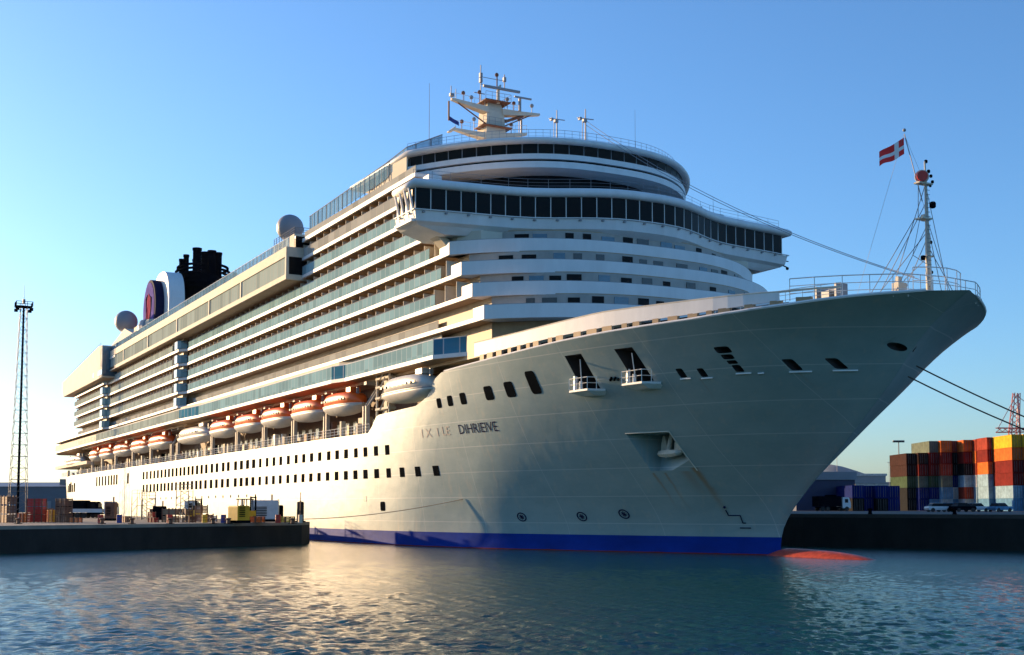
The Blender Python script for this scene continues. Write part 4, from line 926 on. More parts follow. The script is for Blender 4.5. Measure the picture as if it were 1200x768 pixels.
for k in range(6):
    a = MB(); n_ = 26; z = 58.0 + k * 1.1; rr = 1.0 + .06 * (2 - abs(k - 1.5))
    pts_ = [(fx + 8.6 * rr * cos(t), 1.5 + 6.6 * rr * sin(t)) for t in np.linspace(pi * .15, pi * 1.95, n_)]
    a.strip(pts_, z, z + .5, .5); a.build('funnel_fin', 'black_steel', fun)
a = MB(); a.prism_y([(fx + 2, 56), (fx + 9.5, 57), (fx + 8.6, 62), (fx + 8, 62), (fx + 8.3, 58), (fx + 2, 57)], 6.5, 8.0); a.build('funnel_fin', 'black_steel', fun)
# white wing plate with the round emblem
a = MB(); a.smooth = False
def sup(cx_, cz, hx, hz, ex=2.6, n=40): return [(cx_ + hx * math.copysign(abs(cos(2 * pi * i / n)) ** (2 / ex), cos(2 * pi * i / n)), cz + hz * math.copysign(abs(sin(2 * pi * i / n)) ** (2 / ex), sin(2 * pi * i / n))) for i in range(n)]
WX = -217.0
a.prism_y(sup(WX + .5, 52.2, 9.0, 9.6), -8.8, -5.0); plate = P('funnel_wing', a, 'white_paint')
a = MB(); a.prism_y(sup(WX - 2.2, 53.0, 7.0, 7.2, 2.0), -10.9, -8.8); em = a.build('emblem_disc', 'navy_paint', plate)
mat('emblem_pale', (0.20, 0.16, 0.42), .9, spec=0, var=.3, vscale=.5); mat('emblem_rose', (0.40, 0.08, 0.12), .9, spec=0, var=.3, vscale=.6)
a = MB(); a.prism_y(sup(WX - 2.6, 53.0, 6.2, 6.6, 2.0), -11.0, -10.9); em.name = 'emblem_disc'; a.build('emblem_field', 'emblem_pale', plate)
a = MB()
for k in range(6):
    pts_ = [(WX - 5.5 + k * 1.1 + .8 * sin(t * 3 + k), 49.0 + t * 7.8 * (1 - .05 * abs(k - 2))) for t in np.linspace(0, 1, 9)]
    for (xa, za), (xb, zb) in zip(pts_[:-1], pts_[1:]): a.tube((xa, -11.0, za), (xb, -11.0, zb), .2, n=5)
a.build('emblem_waves', 'navy_paint', plate)
a = MB(); a.prism_y([(WX - 4.2, 50.5), (WX - 1.6, 50), (WX + .3, 52.5), (WX - .2, 55.6), (WX - 2.4, 56.9), (WX - 4.2, 55)], -11.15, -11.0); a.build('emblem_waves', 'emblem_rose', plate)

# --------------------------------------------------------------- lifeboat deck fittings
LB = [(-60.5, 12.2), (-73.4, 12.8), (-87.4, 13.4), (-101.5, 14.4), (-116.7, 15.2), (-164.5, 18.2), (-182.8, 17.4), (-202.2, 19.0), (-221.2, 16.6), (-236.6, 13.2)]
for s in (-1, 1):
    a = MB(); rail(a, [(-50.6, s * 19.7, 13.2), (-292, s * 19.7, 13.2)], 1.1, r=.035, step=1.5, bars=3); P('deck_rail', a, 'rail_white')
    for X in [-52.8, -66.9, -80.2, -94.2, -108.9, -124.5, -150, -155, -173.6, -192, -212, -229.5, -243.5]:
        a = MB()
        for dx in (-.45, .45):
            a.box(X + dx - .14, X + dx + .14, min(s * 19.0, s * 19.5), max(s * 19.0, s * 19.5), 13.2, 16.6); a.tube((X + dx, s * 19.2, 16.5), (X + dx, s * 17, 19.9), .16)
        a.box(X - .4, X + .4, min(s * 18.0, s * 19.4), max(s * 18.0, s * 19.4), 19.2, 19.6); P('davit', a, 'panel_grey')
a = MB(); rnd = random.Random(4)
for k in range(90):
    a = MB(); X = -51.5 - rnd.random() * 236; h = rnd.uniform(.5, 2.3); wd = rnd.uniform(.2, .8); y = -rnd.uniform(16.2, 18.9); a.box(X - wd, X + wd, y - .3, y + .3, 13.2, 13.2 + h); P('deck_locker', a, rnd.choice(['cream_paint', 'rust_metal', 'white_paint', 'soffit_bounce_and_wood', 'black_steel']))
for k in range(80): a = MB(); X = -54 - k * 3.0; a.box(X - .7, X + .7, -15.56, -15.4, 14.1, 15.6); P('promenade_door', a, 'cabin_glass')
a = MB(); a.box(-47.8, -46.8, -19.0, -18.0, 13.2, 20.0); 
for z in (14.5, 15.8, 17.1, 18.4, 19.4): a.box(-49.5, -45.5, -19.4, -18.4, z, z + .25); a.tube((-48, -19.4, z), (-46.6, -19.4, z + 1.1), .1)
a.tube((-49.4, -19.2, 13.2), (-49.4, -19.2, 20), .14); a.tube((-45.6, -19.2, 15.3), (-45.6, -19.2, 20), .14); P('davit_winch', a, 'cream_paint')

# ---- lifeboats (hang from the davits: things of their own)
def boat_ring(L, W, x, zf, zk, sec):
    """cross section of a boat hull at station x"""
    t = abs(x) / (L / 2); w_ = W / 2 * max(1 - t ** 2.6, .0) ** .55
    return w_
def make_lifeboat(L, W=3.6, H=2.9, tender=False):
    root = empty('lifeboat' if not tender else 'tender_boat', (0, 0, 0))
    n = 21; hullr = []; can = []
    for k in range(n):
        x = -L / 2 + L * k / (n - 1); t = abs(x) / (L / 2); w_ = W / 2 * max(1 - t ** 3.0, .004) ** .6; kz = .0 + .75 * t ** 3
        hullr.append([(x, w_, 1.2), (x, w_ * .98, .9), (x, w_ * .8, kz + .35), (x, w_ * .35, kz + .04), (x, -w_ * .35, kz + .04), (x, -w_ * .8, kz + .35), (x, -w_ * .98, .9), (x, -w_, 1.2)])
        xc = x * (.97 if not tender else .9); hc = (H - 1.2) * max(1 - (t) ** 3.2, .02) ** .5
        can.append([(xc, w_ * .97, 1.2), (xc, w_ * .95, 1.2 + hc * .62), (xc, w_ * .8, 1.2 + hc * .9), (xc, w_ * .3, 1.2 + hc), (xc, -w_ * .3, 1.2 + hc), (xc, -w_ * .8, 1.2 + hc * .9), (xc, -w_ * .95, 1.2 + hc * .62), (xc, -w_ * .97, 1.2)])
    a = MB(); a.smooth = True; a.loft(hullr); a.build('boat_hull', 'boat_white', root)
    a = MB(); a.smooth = True; a.loft(can); a.build('canopy', 'boat_white' if tender else 'orange_gel', root)
    a = MB(); a.path([(r[0][0], r[0][1] + .03, 1.2) for r in hullr], .07, n=5); a.path([(r[-1][0], r[-1][1] - .03, 1.2) for r in hullr], .07, n=5); a.build('fender_strip', 'rail_grey' if tender else 'boat_white', root)
    a = MB(); a.box(L * .18, L * .3, -.7, .7, H - .15, H + .45); a.build('cockpit', 'boat_white' if tender else 'orange_gel', root)
    for sx in (-1, 1):
        for k in range(-4, 5):
            a = MB(); xx = k * L * .08; a.box(xx - .28, xx + .28, sx * W / 2 * .93 - .06, sx * W / 2 * .93 + .06, 1.75, 2.0); a.build('side_window', 'dark_glass', root)
    for xx in (-L * .36, L * .36):
        a = MB(); a.box(xx - .12, xx + .12, -.15, .15, H - .5, H + .35); a.build('lifting_hook', 'rail_grey', root)
    return root
words = ['nearest the bow', 'second from the bow', 'third from the bow', 'fourth from the bow', 'fifth from the bow', 'first behind the long white tender', 'second behind the long white tender', 'third behind the long white tender', 'fourth behind the long white tender', 'nearest the stern']
for k, (X, L) in enumerate(LB):
    bt = make_lifeboat(L); bt.location = (X, -19.1, 15.95)
    tag(bt, 'orange-roofed lifeboat hanging under the promenade, ' + words[k], 'lifeboat', 'orange lifeboats hung along the ship side')
for X, L, z, lab in ((-137.2, 24.0, 15.9, 'long pale tender with blue shaded side, hanging between the orange lifeboats'), (-39.9, 14.5, 16.1, 'boxy pale boat nearest the bow in the hull notch'), (-272, 30, 15.6, 'long pale boat under the overhang close to the stern')):
    bt = make_lifeboat(L, 3.8, 3.0, True); bt.location = (X, -18.9, z); tag(bt, lab, 'boat')

# --------------------------------------------------------------- mooring ropes
def rope(name, A_, B_, sag, r, m, label, grp=None):
    a = MB(); A_ = Vector(A_); B_ = Vector(B_); pts_ = [A_.lerp(B_, k / 24) - Vector((0, 0, 4 * sag * (k / 24) * (1 - k / 24))) for k in range(25)]
    a.path(pts_, r, n=6); o = a.build(name, m); tag(o, label, 'rope', grp); return o
rope('mooring_rope', (16.0, .6, 15.6), (24, 42, 4.0), 1.4, .06, 'rope', 'upper dark mooring rope running from the bow to the right')
rope('mooring_rope', (15.3, .4, 14.8), (26, 45, 4.0), 2.2, .06, 'rope', 'lower dark mooring rope running from the bow to the right')
rope('mooring_rope', (-31.5, -hy(-31.5, 5.2) - .1, 5.2), (-56.0, -27.0, 2.9), .5, .05, 'rope_pale', 'pale mooring rope from the hull down to the corner of the pier')

# ================================================================== HARBOUR, LEFT PIER
def on_pier(px, D): p = at(px, 600, D); return Vector((p.x, p.y, 2.6))
# black cylindrical fender at the corner
p = Vector((-53.4, -27.2, 2.6))
e_ = empty('corner_fender', p); tag(e_, 'tall black roller fender on the corner of the pier', 'fender')
a = MB(); a.lathe([(.25, 0), (.42, .1), (.42, 2.3), (.3, 2.4)], p, 14); a.build('roller', 'rubber', e_)
a = MB(); a.tube(p - Vector((0, 0, 0)), p + Vector((0, 0, 2.5)), .1); a.box(p.x - .5, p.x + .5, p.y - .5, p.y + .5, 2.6, 2.75); a.build('axle', 'black_steel', e_)
p = on_pier(352, 137); e_ = empty('lamp_post', p); tag(e_, 'thin rusty pole standing beside the corner fender', 'pole'); a = MB(); a.tube(p, p + Vector((0, 0, 3.4)), .08, .04); a.build('pole', 'rust_metal', e_); a = MB(); a.box(p.x - .2, p.x + .2, p.y - .2, p.y + .2, 2.6, 3.5); a.build('pole_base', 'cream_paint', e_)

def wheel(mb, c, ax, r, w_): c = Vector(c); mb.tube(c - ax * w_ / 2, c + ax * w_ / 2, r, n=14)
def oriented(root, parts):
    """parts: list of (name, material, MB in local coords)"""
    for nm, m, mb in parts:
        loc = root.location.copy(); root.location = (0, 0, 0); o = mb.build(nm, m, root); root.location = loc
def make_truck(px, D, rz, body_m, cab_m, label, load='box'):
    p = on_pier(px, D); r = empty('truck', p, rz)
    ch = MB(); ch.box(-3.4, 3.4, -.5, .5, .6, .85)
    cab = MB(); cab.loft([[(x, y, z) for x, y in ((1.7, -1.15), (3.5 - dx, -1.15), (3.5 - dx, 1.15), (1.7, 1.15))] for z, dx in ((.6, 0), (1.5, 0), (2.6, .35), (2.7, .6))])
    gl = MB(); gl.box(3.1, 3.42, -.95, .95, 1.65, 2.4); gl.box(2.2, 2.9, -1.17, 1.17, 1.65, 2.35)
    bd = MB(); bd.box(-3.6, 1.4, -1.2, 1.2, .9, 2.9 if load == 'box' else 1.5)
    parts = [('chassis', 'black_steel', ch), ('cab', cab_m, cab), ('windscreen', 'dark_glass', gl), ('cargo_body', body_m, bd)]
    oriented(r, parts)
    for x in (-2.6, -1.5, 2.6):
        for y in (-1.05, 1.05): w_ = MB(); wheel(w_, (x, y, .45), Vector((0, 1, 0)), .45, .3); oriented(r, [('wheel', 'tyre', w_)])
    tag(r, label, 'truck'); return r
def make_forklift(px, D, rz, label):
    p = on_pier(px, D); r = empty('forklift', p, rz)
    body = MB(); body.loft([[(x, y, z) for x, y in ((-1.3 + d, -.75), (1.0, -.75), (1.0, .75), (-1.3 + d, .75))] for z, d in ((.35, .1), (.9, 0), (1.35, .15))])
    cab = MB()
    for x, y in ((-.6, -.6), (.7, -.6), (.7, .6), (-.6, .6)): cab.tube((x, y, 1.3), (x * .9, y, 2.6), .06)
    cab.box(-.75, .75, -.7, .7, 2.6, 2.72)
    seat = MB(); seat.box(-.35, .15, -.3, .3, 1.35, 1.5); seat.box(-.45, -.35, -.3, .3, 1.5, 2.0)
    ma = MB(); ma.box(1.05, 1.2, -.55, -.4, .2, 3.0); ma.box(1.05, 1.2, .4, .55, .2, 3.0); ma.box(1.05, 1.15, -.4, .4, 2.8, 2.95)
    fk = MB(); fk.box(1.2, 2.4, -.4, -.25, .25, .32); fk.box(1.2, 2.4, .25, .4, .25, .32)
    oriented(r, [('body', 'yellow_paint', body), ('overhead_guard', 'black_steel', cab), ('seat', 'rubber', seat), ('mast', 'black_steel', ma), ('forks', 'galvanised', fk)])
    for x, y, q in ((-.85, -.7, .3), (-.85, .7, .3), (.75, -.7, .38), (.75, .7, .38)): w_ = MB(); wheel(w_, (x, y, q), Vector((0, 1, 0)), q, .25); oriented(r, [('wheel', 'tyre', w_)])
    tag(r, label, 'forklift'); return r
def make_generator(px, D, rz, m, label, h=2.2, L=1.6):
    p = on_pier(px, D); r = empty('generator', p, rz)
    b_ = MB(); b_.loft([[(x * s_, y * s_, z) for x, y in ((-L, -.9), (L, -.9), (L, .9), (-L, .9))] for z, s_ in ((.3, 1), (h - .15, 1), (h, .93))])
    sk = MB(); sk.box(-L - .1, L + .1, -.95, -.8, 0, .3); sk.box(-L - .1, L + .1, .8, .95, 0, .3)
    lv = MB()
    for k in range(6): lv.box(-L * .7, L * .2, -.96, -.9, .7 + k * .2, .8 + k * .2)
    ex = MB(); ex.tube((L * .5, 0, h), (L * .5, 0, h + .7), .12)
    oriented(r, [('housing', m, b_), ('skid', 'black_steel', sk), ('louvre', 'black_steel', lv), ('exhaust', 'galvanised', ex)]); tag(r, label, 'generator'); return r
def make_hoist(px, D, rz, h, label, deck=True):
    p = on_pier(px, D); r = empty('gangway_tower', p, rz)
    f = MB()
    for x, y in ((-.9, -.7), (.9, -.7), (.9, .7), (-.9, .7)): f.tube((x, y, 0), (x, y, h), .06)
    for k in range(int(h)):
        f.tube((-.9, -.7, k), (.9, -.7, k + 1), .035); f.tube((-.9, .7, k + 1), (.9, .7, k), .035); f.box(-.95, .95, -.75, .75, k + .95, k + 1.0) if k % 2 else None
    pl_ = MB(); rail(pl_, [(-.9, -.7, h), (.9, -.7, h), (.9, .7, h), (-.9, .7, h)], .9, r=.03, step=.9, bars=2); br = MB(); br.box(.9, 4.2, -.4, .4, h - .4, h - .25); rail(br, [(.9, -.4, h - .25), (4.2, -.4, h - .25)], .9, r=.03, step=.8, bars=2)
    oriented(r, [('frame', 'galvanised', f), ('guard_rail', 'galvanised', pl_)] + ([('bridge', 'galvanised', br)] if deck else [])); tag(r, label, 'access tower'); return r
def make_crates(px, D, rz, n, m, label, sz=.9):
    for k in range(n):
        p = on_pier(px, D) + Vector((cos(rz), sin(rz), 0)) * ((k % 2) * (sz + .1)); p.z = 2.6 + (k // 2) * (sz + .02)
        r = empty('crate', p, rz); b_ = MB(); h = sz / 2
        for z in np.arange(.05, sz - .1, .17): b_.box(-h, h, -h, h, z, z + .14)
        oriented(r, [('slats', m, b_)])
        for x in (-h, h):
            for y in (-h, h): c_ = MB(); c_.box(x - .05, x + .05, y - .05, y + .05, 0, sz); oriented(r, [('corner_post', 'rust_metal', c_)])
        tag(r, f"{label}, {['bottom near', 'bottom far', 'upper near', 'upper far', 'top near', 'top far'][k]} one", 'crate', 'crates on the pier')
make_forklift(287, 142, 1.9, 'yellow forklift parked on the pier left of the white machine')
make_generator(310, 150, 1.2, 'white_cab', 'white and black generator set right of the yellow forklift', 2.6, 1.7)
make_generator(320, 152, 1.2, 'black_steel', 'dark winch housing behind the white generator set', 2.0, 1.2)
make_crates(334, 140, .5, 2, 'yellow_paint', 'yellow slatted crate near the corner of the pier', .7)
make_truck(93, 205, 1.1, 'black_steel', 'black_steel', 'black box truck at the left part of the pier')
make_truck(112, 200, 1.1, 'white_cab', 'white_cab', 'white flatbed truck beside the black box truck', 'flat')
make_generator(130, 160, 1.2, 'rust_metal', 'narrow dark rusty cabinet standing alone on the pier', 2.4, .6)
make_hoist(163, 170, .2, 3.2, 'grey lattice access tower at the left of the busy middle of the pier')
make_hoist(174, 175, 1.3, 3.0, 'second lattice access tower, beside a dark post', False)
make_generator(187, 170, 1.2, 'black_steel', 'small black machine right of the two lattice towers', 1.9, .8)
make_truck(206, 185, 1.0, 'rust_metal', 'white_cab', 'rust red truck in the middle of the pier', 'flat')
make_hoist(216, 170, .9, 4.0, 'tallest lattice access tower, above the rust red truck', False)
make_forklift(228, 175, 2.4, 'yellow forklift half hidden right of the rust red truck')
make_crates(236, 146, .4, 3, 'rust_metal', 'rust brown crate at the right end of the busy middle', 1.0)
make_crates(196, 143, .8, 4, 'soffit_bounce_and_wood', 'wooden crate left of the rust red truck', .8)
make_crates(147, 142, .1, 2, 'rust_metal', 'rust brown crate by the single dark cabinet', .7)
make_crates(8, 139, .2, 6, 'rust_metal', 'rust brown crate at the far left of the pier', 1.0)
make_crates(38, 142, .9, 6, 'red_paint', 'dull red crate right of the tall lattice tower', .9)
make_crates(58, 143, .4, 4, 'yellow_paint', 'yellow crate left of the black box truck', .7)
make_crates(72, 141, .4, 6, 'rust_metal', 'rusty crate between yellow crates and the black truck', .9)
make_crates(220, 141, .2, 3, 'boat_deck_brown', 'dark brown crate under the tallest lattice tower', .8)
make_crates(86, 140, .7, 2, 'orange_gel', 'orange crate in front of the black box truck', .6)
make_crates(298, 139, .7, 2, 'orange_gel', 'orange crate between the yellow forklift and the white generator', .7)
make_crates(24, 141, .5, 4, 'orange_gel', 'small orange crate at the foot of the lattice tower', .5)
make_crates(178, 142, .3, 3, 'red_paint', 'red crate right of the lattice access towers', .6)
make_crates(244, 150, .3, 2, 'white_cab', 'white crate at the far right of the busy middle', .8)
make_generator(50, 150, 1.0, 'rust_metal', 'rusty low machine housing among the crates at far left', 1.6, 1.0)
make_generator(280, 136, 1.9, 'yellow_paint', 'yellow machine housing immediately left of the forklift', 1.9, .8)
def make_drum(px, D, m, label):
    p = on_pier(px, D); r = empty('drum', p); a = MB(); a.lathe([(.3, 0), (.3, .9), (.27, .92), (.27, .88)], p, 14); a.build('barrel', m, r)
    a = MB(); a.lathe([(.31, .28), (.325, .3), (.31, .32)], p, 14); a.lathe([(.31, .58), (.325, .6), (.31, .62)], p, 14); a.build('hoop', 'rust_metal', r); tag(r, label, 'drum', 'drums on the pier')
for px, D, m, lb in ((118, 136, 'red_paint', 'red drum in front of the white flatbed truck'), (140, 137, 'flag_blue', 'blue drum right of the dark rusty cabinet'), (199, 138, 'red_paint', 'red drum below the rust red truck'), (240, 138, 'yellow_paint', 'yellow drum right of the brown crates'), (262, 137, 'flag_blue', 'blue drum left of the yellow machine housing'), (326, 137, 'red_paint', 'red drum left of the yellow slatted crates')): make_drum(px, D, m, lb)
for k, px in enumerate((22, 120, 155, 200, 250, 268, 343)):
    p = on_pier(px, 128); r = empty('bollard', p); a = MB(); a.lathe([(.28, 0), (.2, .08), (.17, .4), (.3, .5), (.26, .6), (.05, .64)], p, 14); a.build('post', 'rust_metal', r); a = MB(); a.box(p.x - .35, p.x + .35, p.y - .35, p.y + .35, 2.6, 2.66); a.build('base_plate', 'black_steel', r)
    tag(r, ['rusty bollard at the foot of the lattice tower, leftmost on the pier edge', 'rusty bollard in front of the white flatbed truck', 'rusty bollard left of the lattice access towers', 'rusty bollard in front of the rust red truck', 'rusty bollard left of the yellow forklift, farther one', 'rusty bollard just left of the yellow forklift', 'rusty bollard closest to the corner fender'][k], 'bollard', 'bollards along the pier edge')
# ladder on pier face
# tall lattice floodlight tower
p = at(20.5, 600, 300); p.z = 2.6; TH = 51.0
tw = empty('lattice_tower', p); tag(tw, 'tall slim lattice floodlight tower at the left edge', 'tower')
a = MB(); fr_ = []
for k in range(19):
    z = TH * k / 18; hw = 2.1 - 1.35 * (k / 18); fr_.append([(p.x + sx * hw, p.y + sy * hw, 2.6 + z) for sx, sy in ((-1, -1), (1, -1), (1, 1), (-1, 1))])
for k in range(18):
    for i in range(4):
        a.tube(fr_[k][i], fr_[k + 1][i], .09, n=4); a.tube(fr_[k][i], fr_[k + 1][(i + 1) % 4], .05, n=4); a.tube(fr_[k][i], fr_[k][(i + 1) % 4], .05, n=4)
a.build('lattice_frame', 'galvanised', tw)
a = MB(); a.tube(p, p + Vector((0, 0, TH)), .32, .25, n=8); a.build('ladder_shaft', 'black_steel', tw)
a = MB(); a.box(p.x - 1.9, p.x + 1.9, p.y - 1.9, p.y + 1.9, 2.6 + TH, 2.75 + TH); rail(a, [(p.x - 1.9, p.y - 1.9, 2.7 + TH), (p.x + 1.9, p.y - 1.9, 2.7 + TH), (p.x + 1.9, p.y + 1.9, 2.7 + TH), (p.x - 1.9, p.y + 1.9, 2.7 + TH), (p.x - 1.9, p.y - 1.9, 2.7 + TH)], 1.1, r=.07, step=1.2, bars=2); a.build('platform', 'black_steel', tw)
for dx, dy in ((-1.6, -1.6), (1.6, -1.6), (1.6, 1.6), (-1.6, 1.6)): a = MB(); a.box(p.x + dx - .4, p.x + dx + .4, p.y + dy - .4, p.y + dy + .4, 1.6 + TH, 2.3 + TH); a.build('floodlight', 'black_steel', tw)
a = MB(); a.tube(p + Vector((0, 0, TH)), p + Vector((0, 0, TH + 5.5)), .09, .04); a.box(p.x - .3, p.x + .3, p.y - .3, p.y + .3, TH + 3.5, TH + 4.6); a.build('aerial', 'galvanised', tw)
# slate warehouse
p = at(34, 600, 430); p.z = 2.6
wh = empty('warehouse', p, 0); tag(wh, 'slate blue warehouse behind the pier at the left edge', 'warehouse')
def ob(mb, c, hx, hy_, z0, z1): mb.obox((c.x, c.y), RT, FH, hx, hy_, z0, z1)
a = MB(); ob(a, p + FH * 10 - RT * 6, 26, 12, 2.6, 11.6); a.build('wall', 'slate_cladding', wh)
a = MB(); c = p + FH * 10 - RT * 6; a.loft([[tuple(c + RT * (s * 26.4) + FH * f_ + Vector((0, 0, z - 2.6))) for f_, z in ((-12.5, 11.6), (0, 13.3), (12.5, 11.6))] for s in (-1, 1)]); a.build('roof', 'roof_sheet', wh)
a = MB(); ob(a, p + RT * 11 + FH * 4, 1.6, 1.2, 12.2, 14.3); a.build('roof_vent', 'galvanised', wh)
for k in range(3): a = MB(); ob(a, p - RT * (18 - 12 * k) - FH * 2.05, 2.4, .06, 2.6, 6.6); a.build('loading_door', 'roof_sheet', wh)

# ================================================================== HARBOUR, RIGHT: container yard
YR = R(-28); AX = Vector((cos(YR), sin(YR), 0)); AY = Vector((-AX.y, AX.x, 0))
CH, CW = 2.59, 2.44
def container_proto(L):
    v = {}
    def mk(col):
        r = empty('shipping_container', (0, 0, 0))
        b_ = MB(); b_.box(-L / 2 + .06, L / 2 - .06, -CW / 2 + .05, CW / 2 - .05, .12, CH - .06); oriented(r, [('box_body', 'container_' + col, b_)])
        f = MB()
        for x in (-L / 2, L / 2 - .14):
            for y in (-CW / 2, CW / 2 - .14): f.box(x, x + .14, y, y + .14, 0, CH)
        for y in (-CW / 2, CW / 2 - .12):
            f.box(-L / 2 + .14, L / 2 - .14, y, y + .12, 0, .15); f.box(-L / 2 + .14, L / 2 - .14, y, y + .12, CH - .1, CH)
        for x in (-L / 2, L / 2 - .12):
            f.box(x, x + .12, -CW / 2 + .14, CW / 2 - .14, 0, .15); f.box(x, x + .12, -CW / 2 + .14, CW / 2 - .14, CH - .1, CH)
        oriented(r, [('frame', 'container_' + col, f)])
        d = MB()
        for y in (-.75, -.3, .3, .75): d.tube((L / 2 + .0, y, .2), (L / 2 + .0, y, CH - .2), .03, n=4)
        oriented(r, [('lock_rod', 'galvanised', d)])
        return r
    return mk
mk40, mk20 = container_proto(12.19), container_proto(6.06)
protos = {}
def put_container(col, L, loc, rz, label, grp):
    key = (col, L)
    if key not in protos: protos[key] = r = (mk40 if L > 10 else mk20)(col)
    else: r = copy_thing(protos[key])
    r.location = loc; r.rotation_euler = (0, 0, rz); tag(r, label, 'container', grp); return r
ordw = ['first', 'second', 'third', 'fourth', 'fifth', 'sixth', 'seventh', 'eighth', 'ninth', 'tenth']
layw = ['bottom', 'second from the ground', 'third from the ground', 'fourth from the ground', 'fifth from the ground', 'sixth from the ground']
# stacks: pixel column of the end face centre, depth, colours bottom to top
cdesc = dict(dark_red='dark red', rust_red='rust red', orange='bright orange', yellow='yellow', brown='blackish brown', pale_blue='pale blue', sky_blue='sky blue', deep_blue='deep blue', green='dull green', white='off-white', black='black', grey_green='grey green')
stacks = [
    (1070, 280, 12, ['black', 'black', 'green', 'brown', 'brown']),
    (1084, 278, 6, ['deep_blue', 'deep_blue', 'grey_green', 'dark_red', 'brown']),
    (1097, 277, 12, ['sky_blue', 'deep_blue', 'green', 'dark_red', 'dark_red', 'grey_green']),
    (1111, 275, 6, ['pale_blue', 'sky_blue', 'grey_green', 'rust_red', 'dark_red', 'orange']),
    (1124, 276, 12, ['sky_blue', 'white', 'deep_blue', 'black', 'black', 'rust_red']),
    (1138, 272, 6, ['white', 'rust_red', 'pale_blue', 'black', 'dark_red', 'orange']),
    (1152, 270, 6, ['pale_blue', 'pale_blue', 'white', 'rust_red', 'orange', 'rust_red']),
    (1166, 262, 6, ['sky_blue', 'pale_blue', 'pale_blue', 'orange', 'dark_red', 'rust_red']),
    (1195, 252, 12, ['sky_blue', 'pale_blue', 'dark_red', 'dark_red', 'orange', 'yellow']),
    (1209, 251, 12, ['pale_blue', 'sky_blue', 'rust_red', 'dark_red', 'orange', 'yellow']),
    (1223, 250, 12, ['sky_blue', 'deep_blue', 'rust_red', 'brown', 'orange', 'orange'])]
for k, (px, D, L, cols) in enumerate(stacks):
    base = at(px, 600, D); base.z = 3.6; Lr = 12.19 if L == 12 else 6.06
    c0 = base - AX * (Lr / 2)
    for j, col in enumerate(cols):
        put_container(col, Lr, c0 + Vector((0, 0, j * (CH + .03))) + AX * random.uniform(-.12, .12), YR, f"{cdesc[col]} container, {layw[j]} in the {ordw[min(k, 9)] if k < 10 else 'rightmost'} stack from the left", 'containers stacked in the yard')
# lower, deeper row of blue containers
for k, (px, D, cols) in enumerate(((1006, 250, ['black', 'deep_blue', ]), (1020, 254, ['deep_blue', 'deep_blue']), (1034, 252, ['black', 'deep_blue']), (1048, 256, ['deep_blue', 'deep_blue']))):
    base = at(px, 600, D); base.z = 3.6
    for j, col in enumerate(cols): put_container(col, 12.19, base - AX * 6 + Vector((0, 0, j * 2.62)), YR, f"{cdesc[col]} container, {['lower', 'upper'][j]} in the {ordw[k]} low stack right of the bow", 'low stacks right of the bow')
# blue shed close to the bow, with flat grey roof
p = at(968, 600, 262); p.z = 3.6
sh = empty('quay_shed', p); tag(sh, 'dark blue quay shed with grey roof just right of the bow', 'shed')
a = MB(); ob(a, p + FH * 6, 6.3, 6, 3.6, 10.2); a.build('wall', 'blue_cladding', sh)
a = MB(); ob(a, p + FH * 6, 6.6, 6.4, 10.2, 11.9); a.build('roof', 'roof_sheet', sh)
a = MB(); ob(a, p - FH * .05 + RT * 2, 2.2, .08, 3.6, 7.0); a.build('shed_door', 'black_steel', sh)
# long white low buildings further back
p = at(1030, 600, 520); p.z = 3.6
bl = empty('terminal_building', p); tag(bl, 'long low white building behind the blue containers', 'building')
a = MB(); ob(a, p, 12, 8, 3.6, 14.2); a.build('wall', 'container_white', bl)
a = MB(); ob(a, p, 12.5, 8.5, 14.2, 14.9); a.build('roof', 'roof_sheet', bl)
for k in range(6): a = MB(); ob(a, p - FH * 8.05 + RT * (-10 + 4 * k), 1.3, .06, 10.5, 12.3); a.build('window', 'dark_glass', bl)
p = at(985, 600, 600); p.z = 3.6
bl = empty('terminal_building', p); tag(bl, 'pale flat-roofed building behind the blue quay shed', 'building')
a = MB(); ob(a, p, 20, 8, 3.6, 19.5); a.build('wall', 'roof_sheet', bl); a = MB(); ob(a, p, 20.5, 8.5, 19.5, 20.6); a.build('roof', 'container_white', bl)
# vehicles in the yard
def make_car(p, rz, m, label):
    r = empty('parked_car', p, rz)
    b_ = MB(); b_.loft([[(x, y, z) for x, y in ((-2.1 + d, -.85 + e), (2.1 - d, -.85 + e), (2.1 - d, .85 - e), (-2.1 + d, .85 - e))] for z, d, e in ((.3, .1, .05), (.6, 0, 0), (.9, .12, .03))])
    c_ = MB(); c_.loft([[(x, y, z) for x, y in ((-1.6 + d, -.75 + e), (1.1 - d * 1.4, -.75 + e), (1.1 - d * 1.4, .75 - e), (-1.6 + d, .75 - e))] for z, d, e in ((.9, 0, 0), (1.4, .4, .1))])
    rf_ = MB(); rf_.box(-1.2, .5, -.62, .62, 1.4, 1.45)
    oriented(r, [('body', m, b_), ('cabin_glass', 'dark_glass', c_), ('roof', m, rf_)])
    for x in (-1.35, 1.35):
        for y in (-.8, .8): w_ = MB(); wheel(w_, (x, y, .33), Vector((0, 1, 0)), .33, .2); oriented(r, [('wheel', 'tyre', w_)])
    tag(r, label, 'car', 'cars parked in front of the containers')
for k, (px, D, m, lb) in enumerate(((1100, 200, 'white_cab', 'pale hatchback parked in front of the second blue stack'), (1112, 202, 'container_sky_blue', 'light blue car between the pale hatchback and a black car'), (1128, 199, 'black_steel', 'black car in front of the off-white containers'), (1144, 203, 'white_cab', 'white car in front of the pale blue containers'), (1172, 200, 'container_sky_blue', 'blue car under the yellow containers'))):
    p = at(px, 600, D); p.z = 3.6; make_car(p, 1.2 + .1 * k, m, lb)
def yard_truck(px, D, m, m2, label):
    p = at(px, 600, D); t_ = make_truck(px, D, 1.35, m, m2, label); t_.location = (p.x, p.y, 3.6)
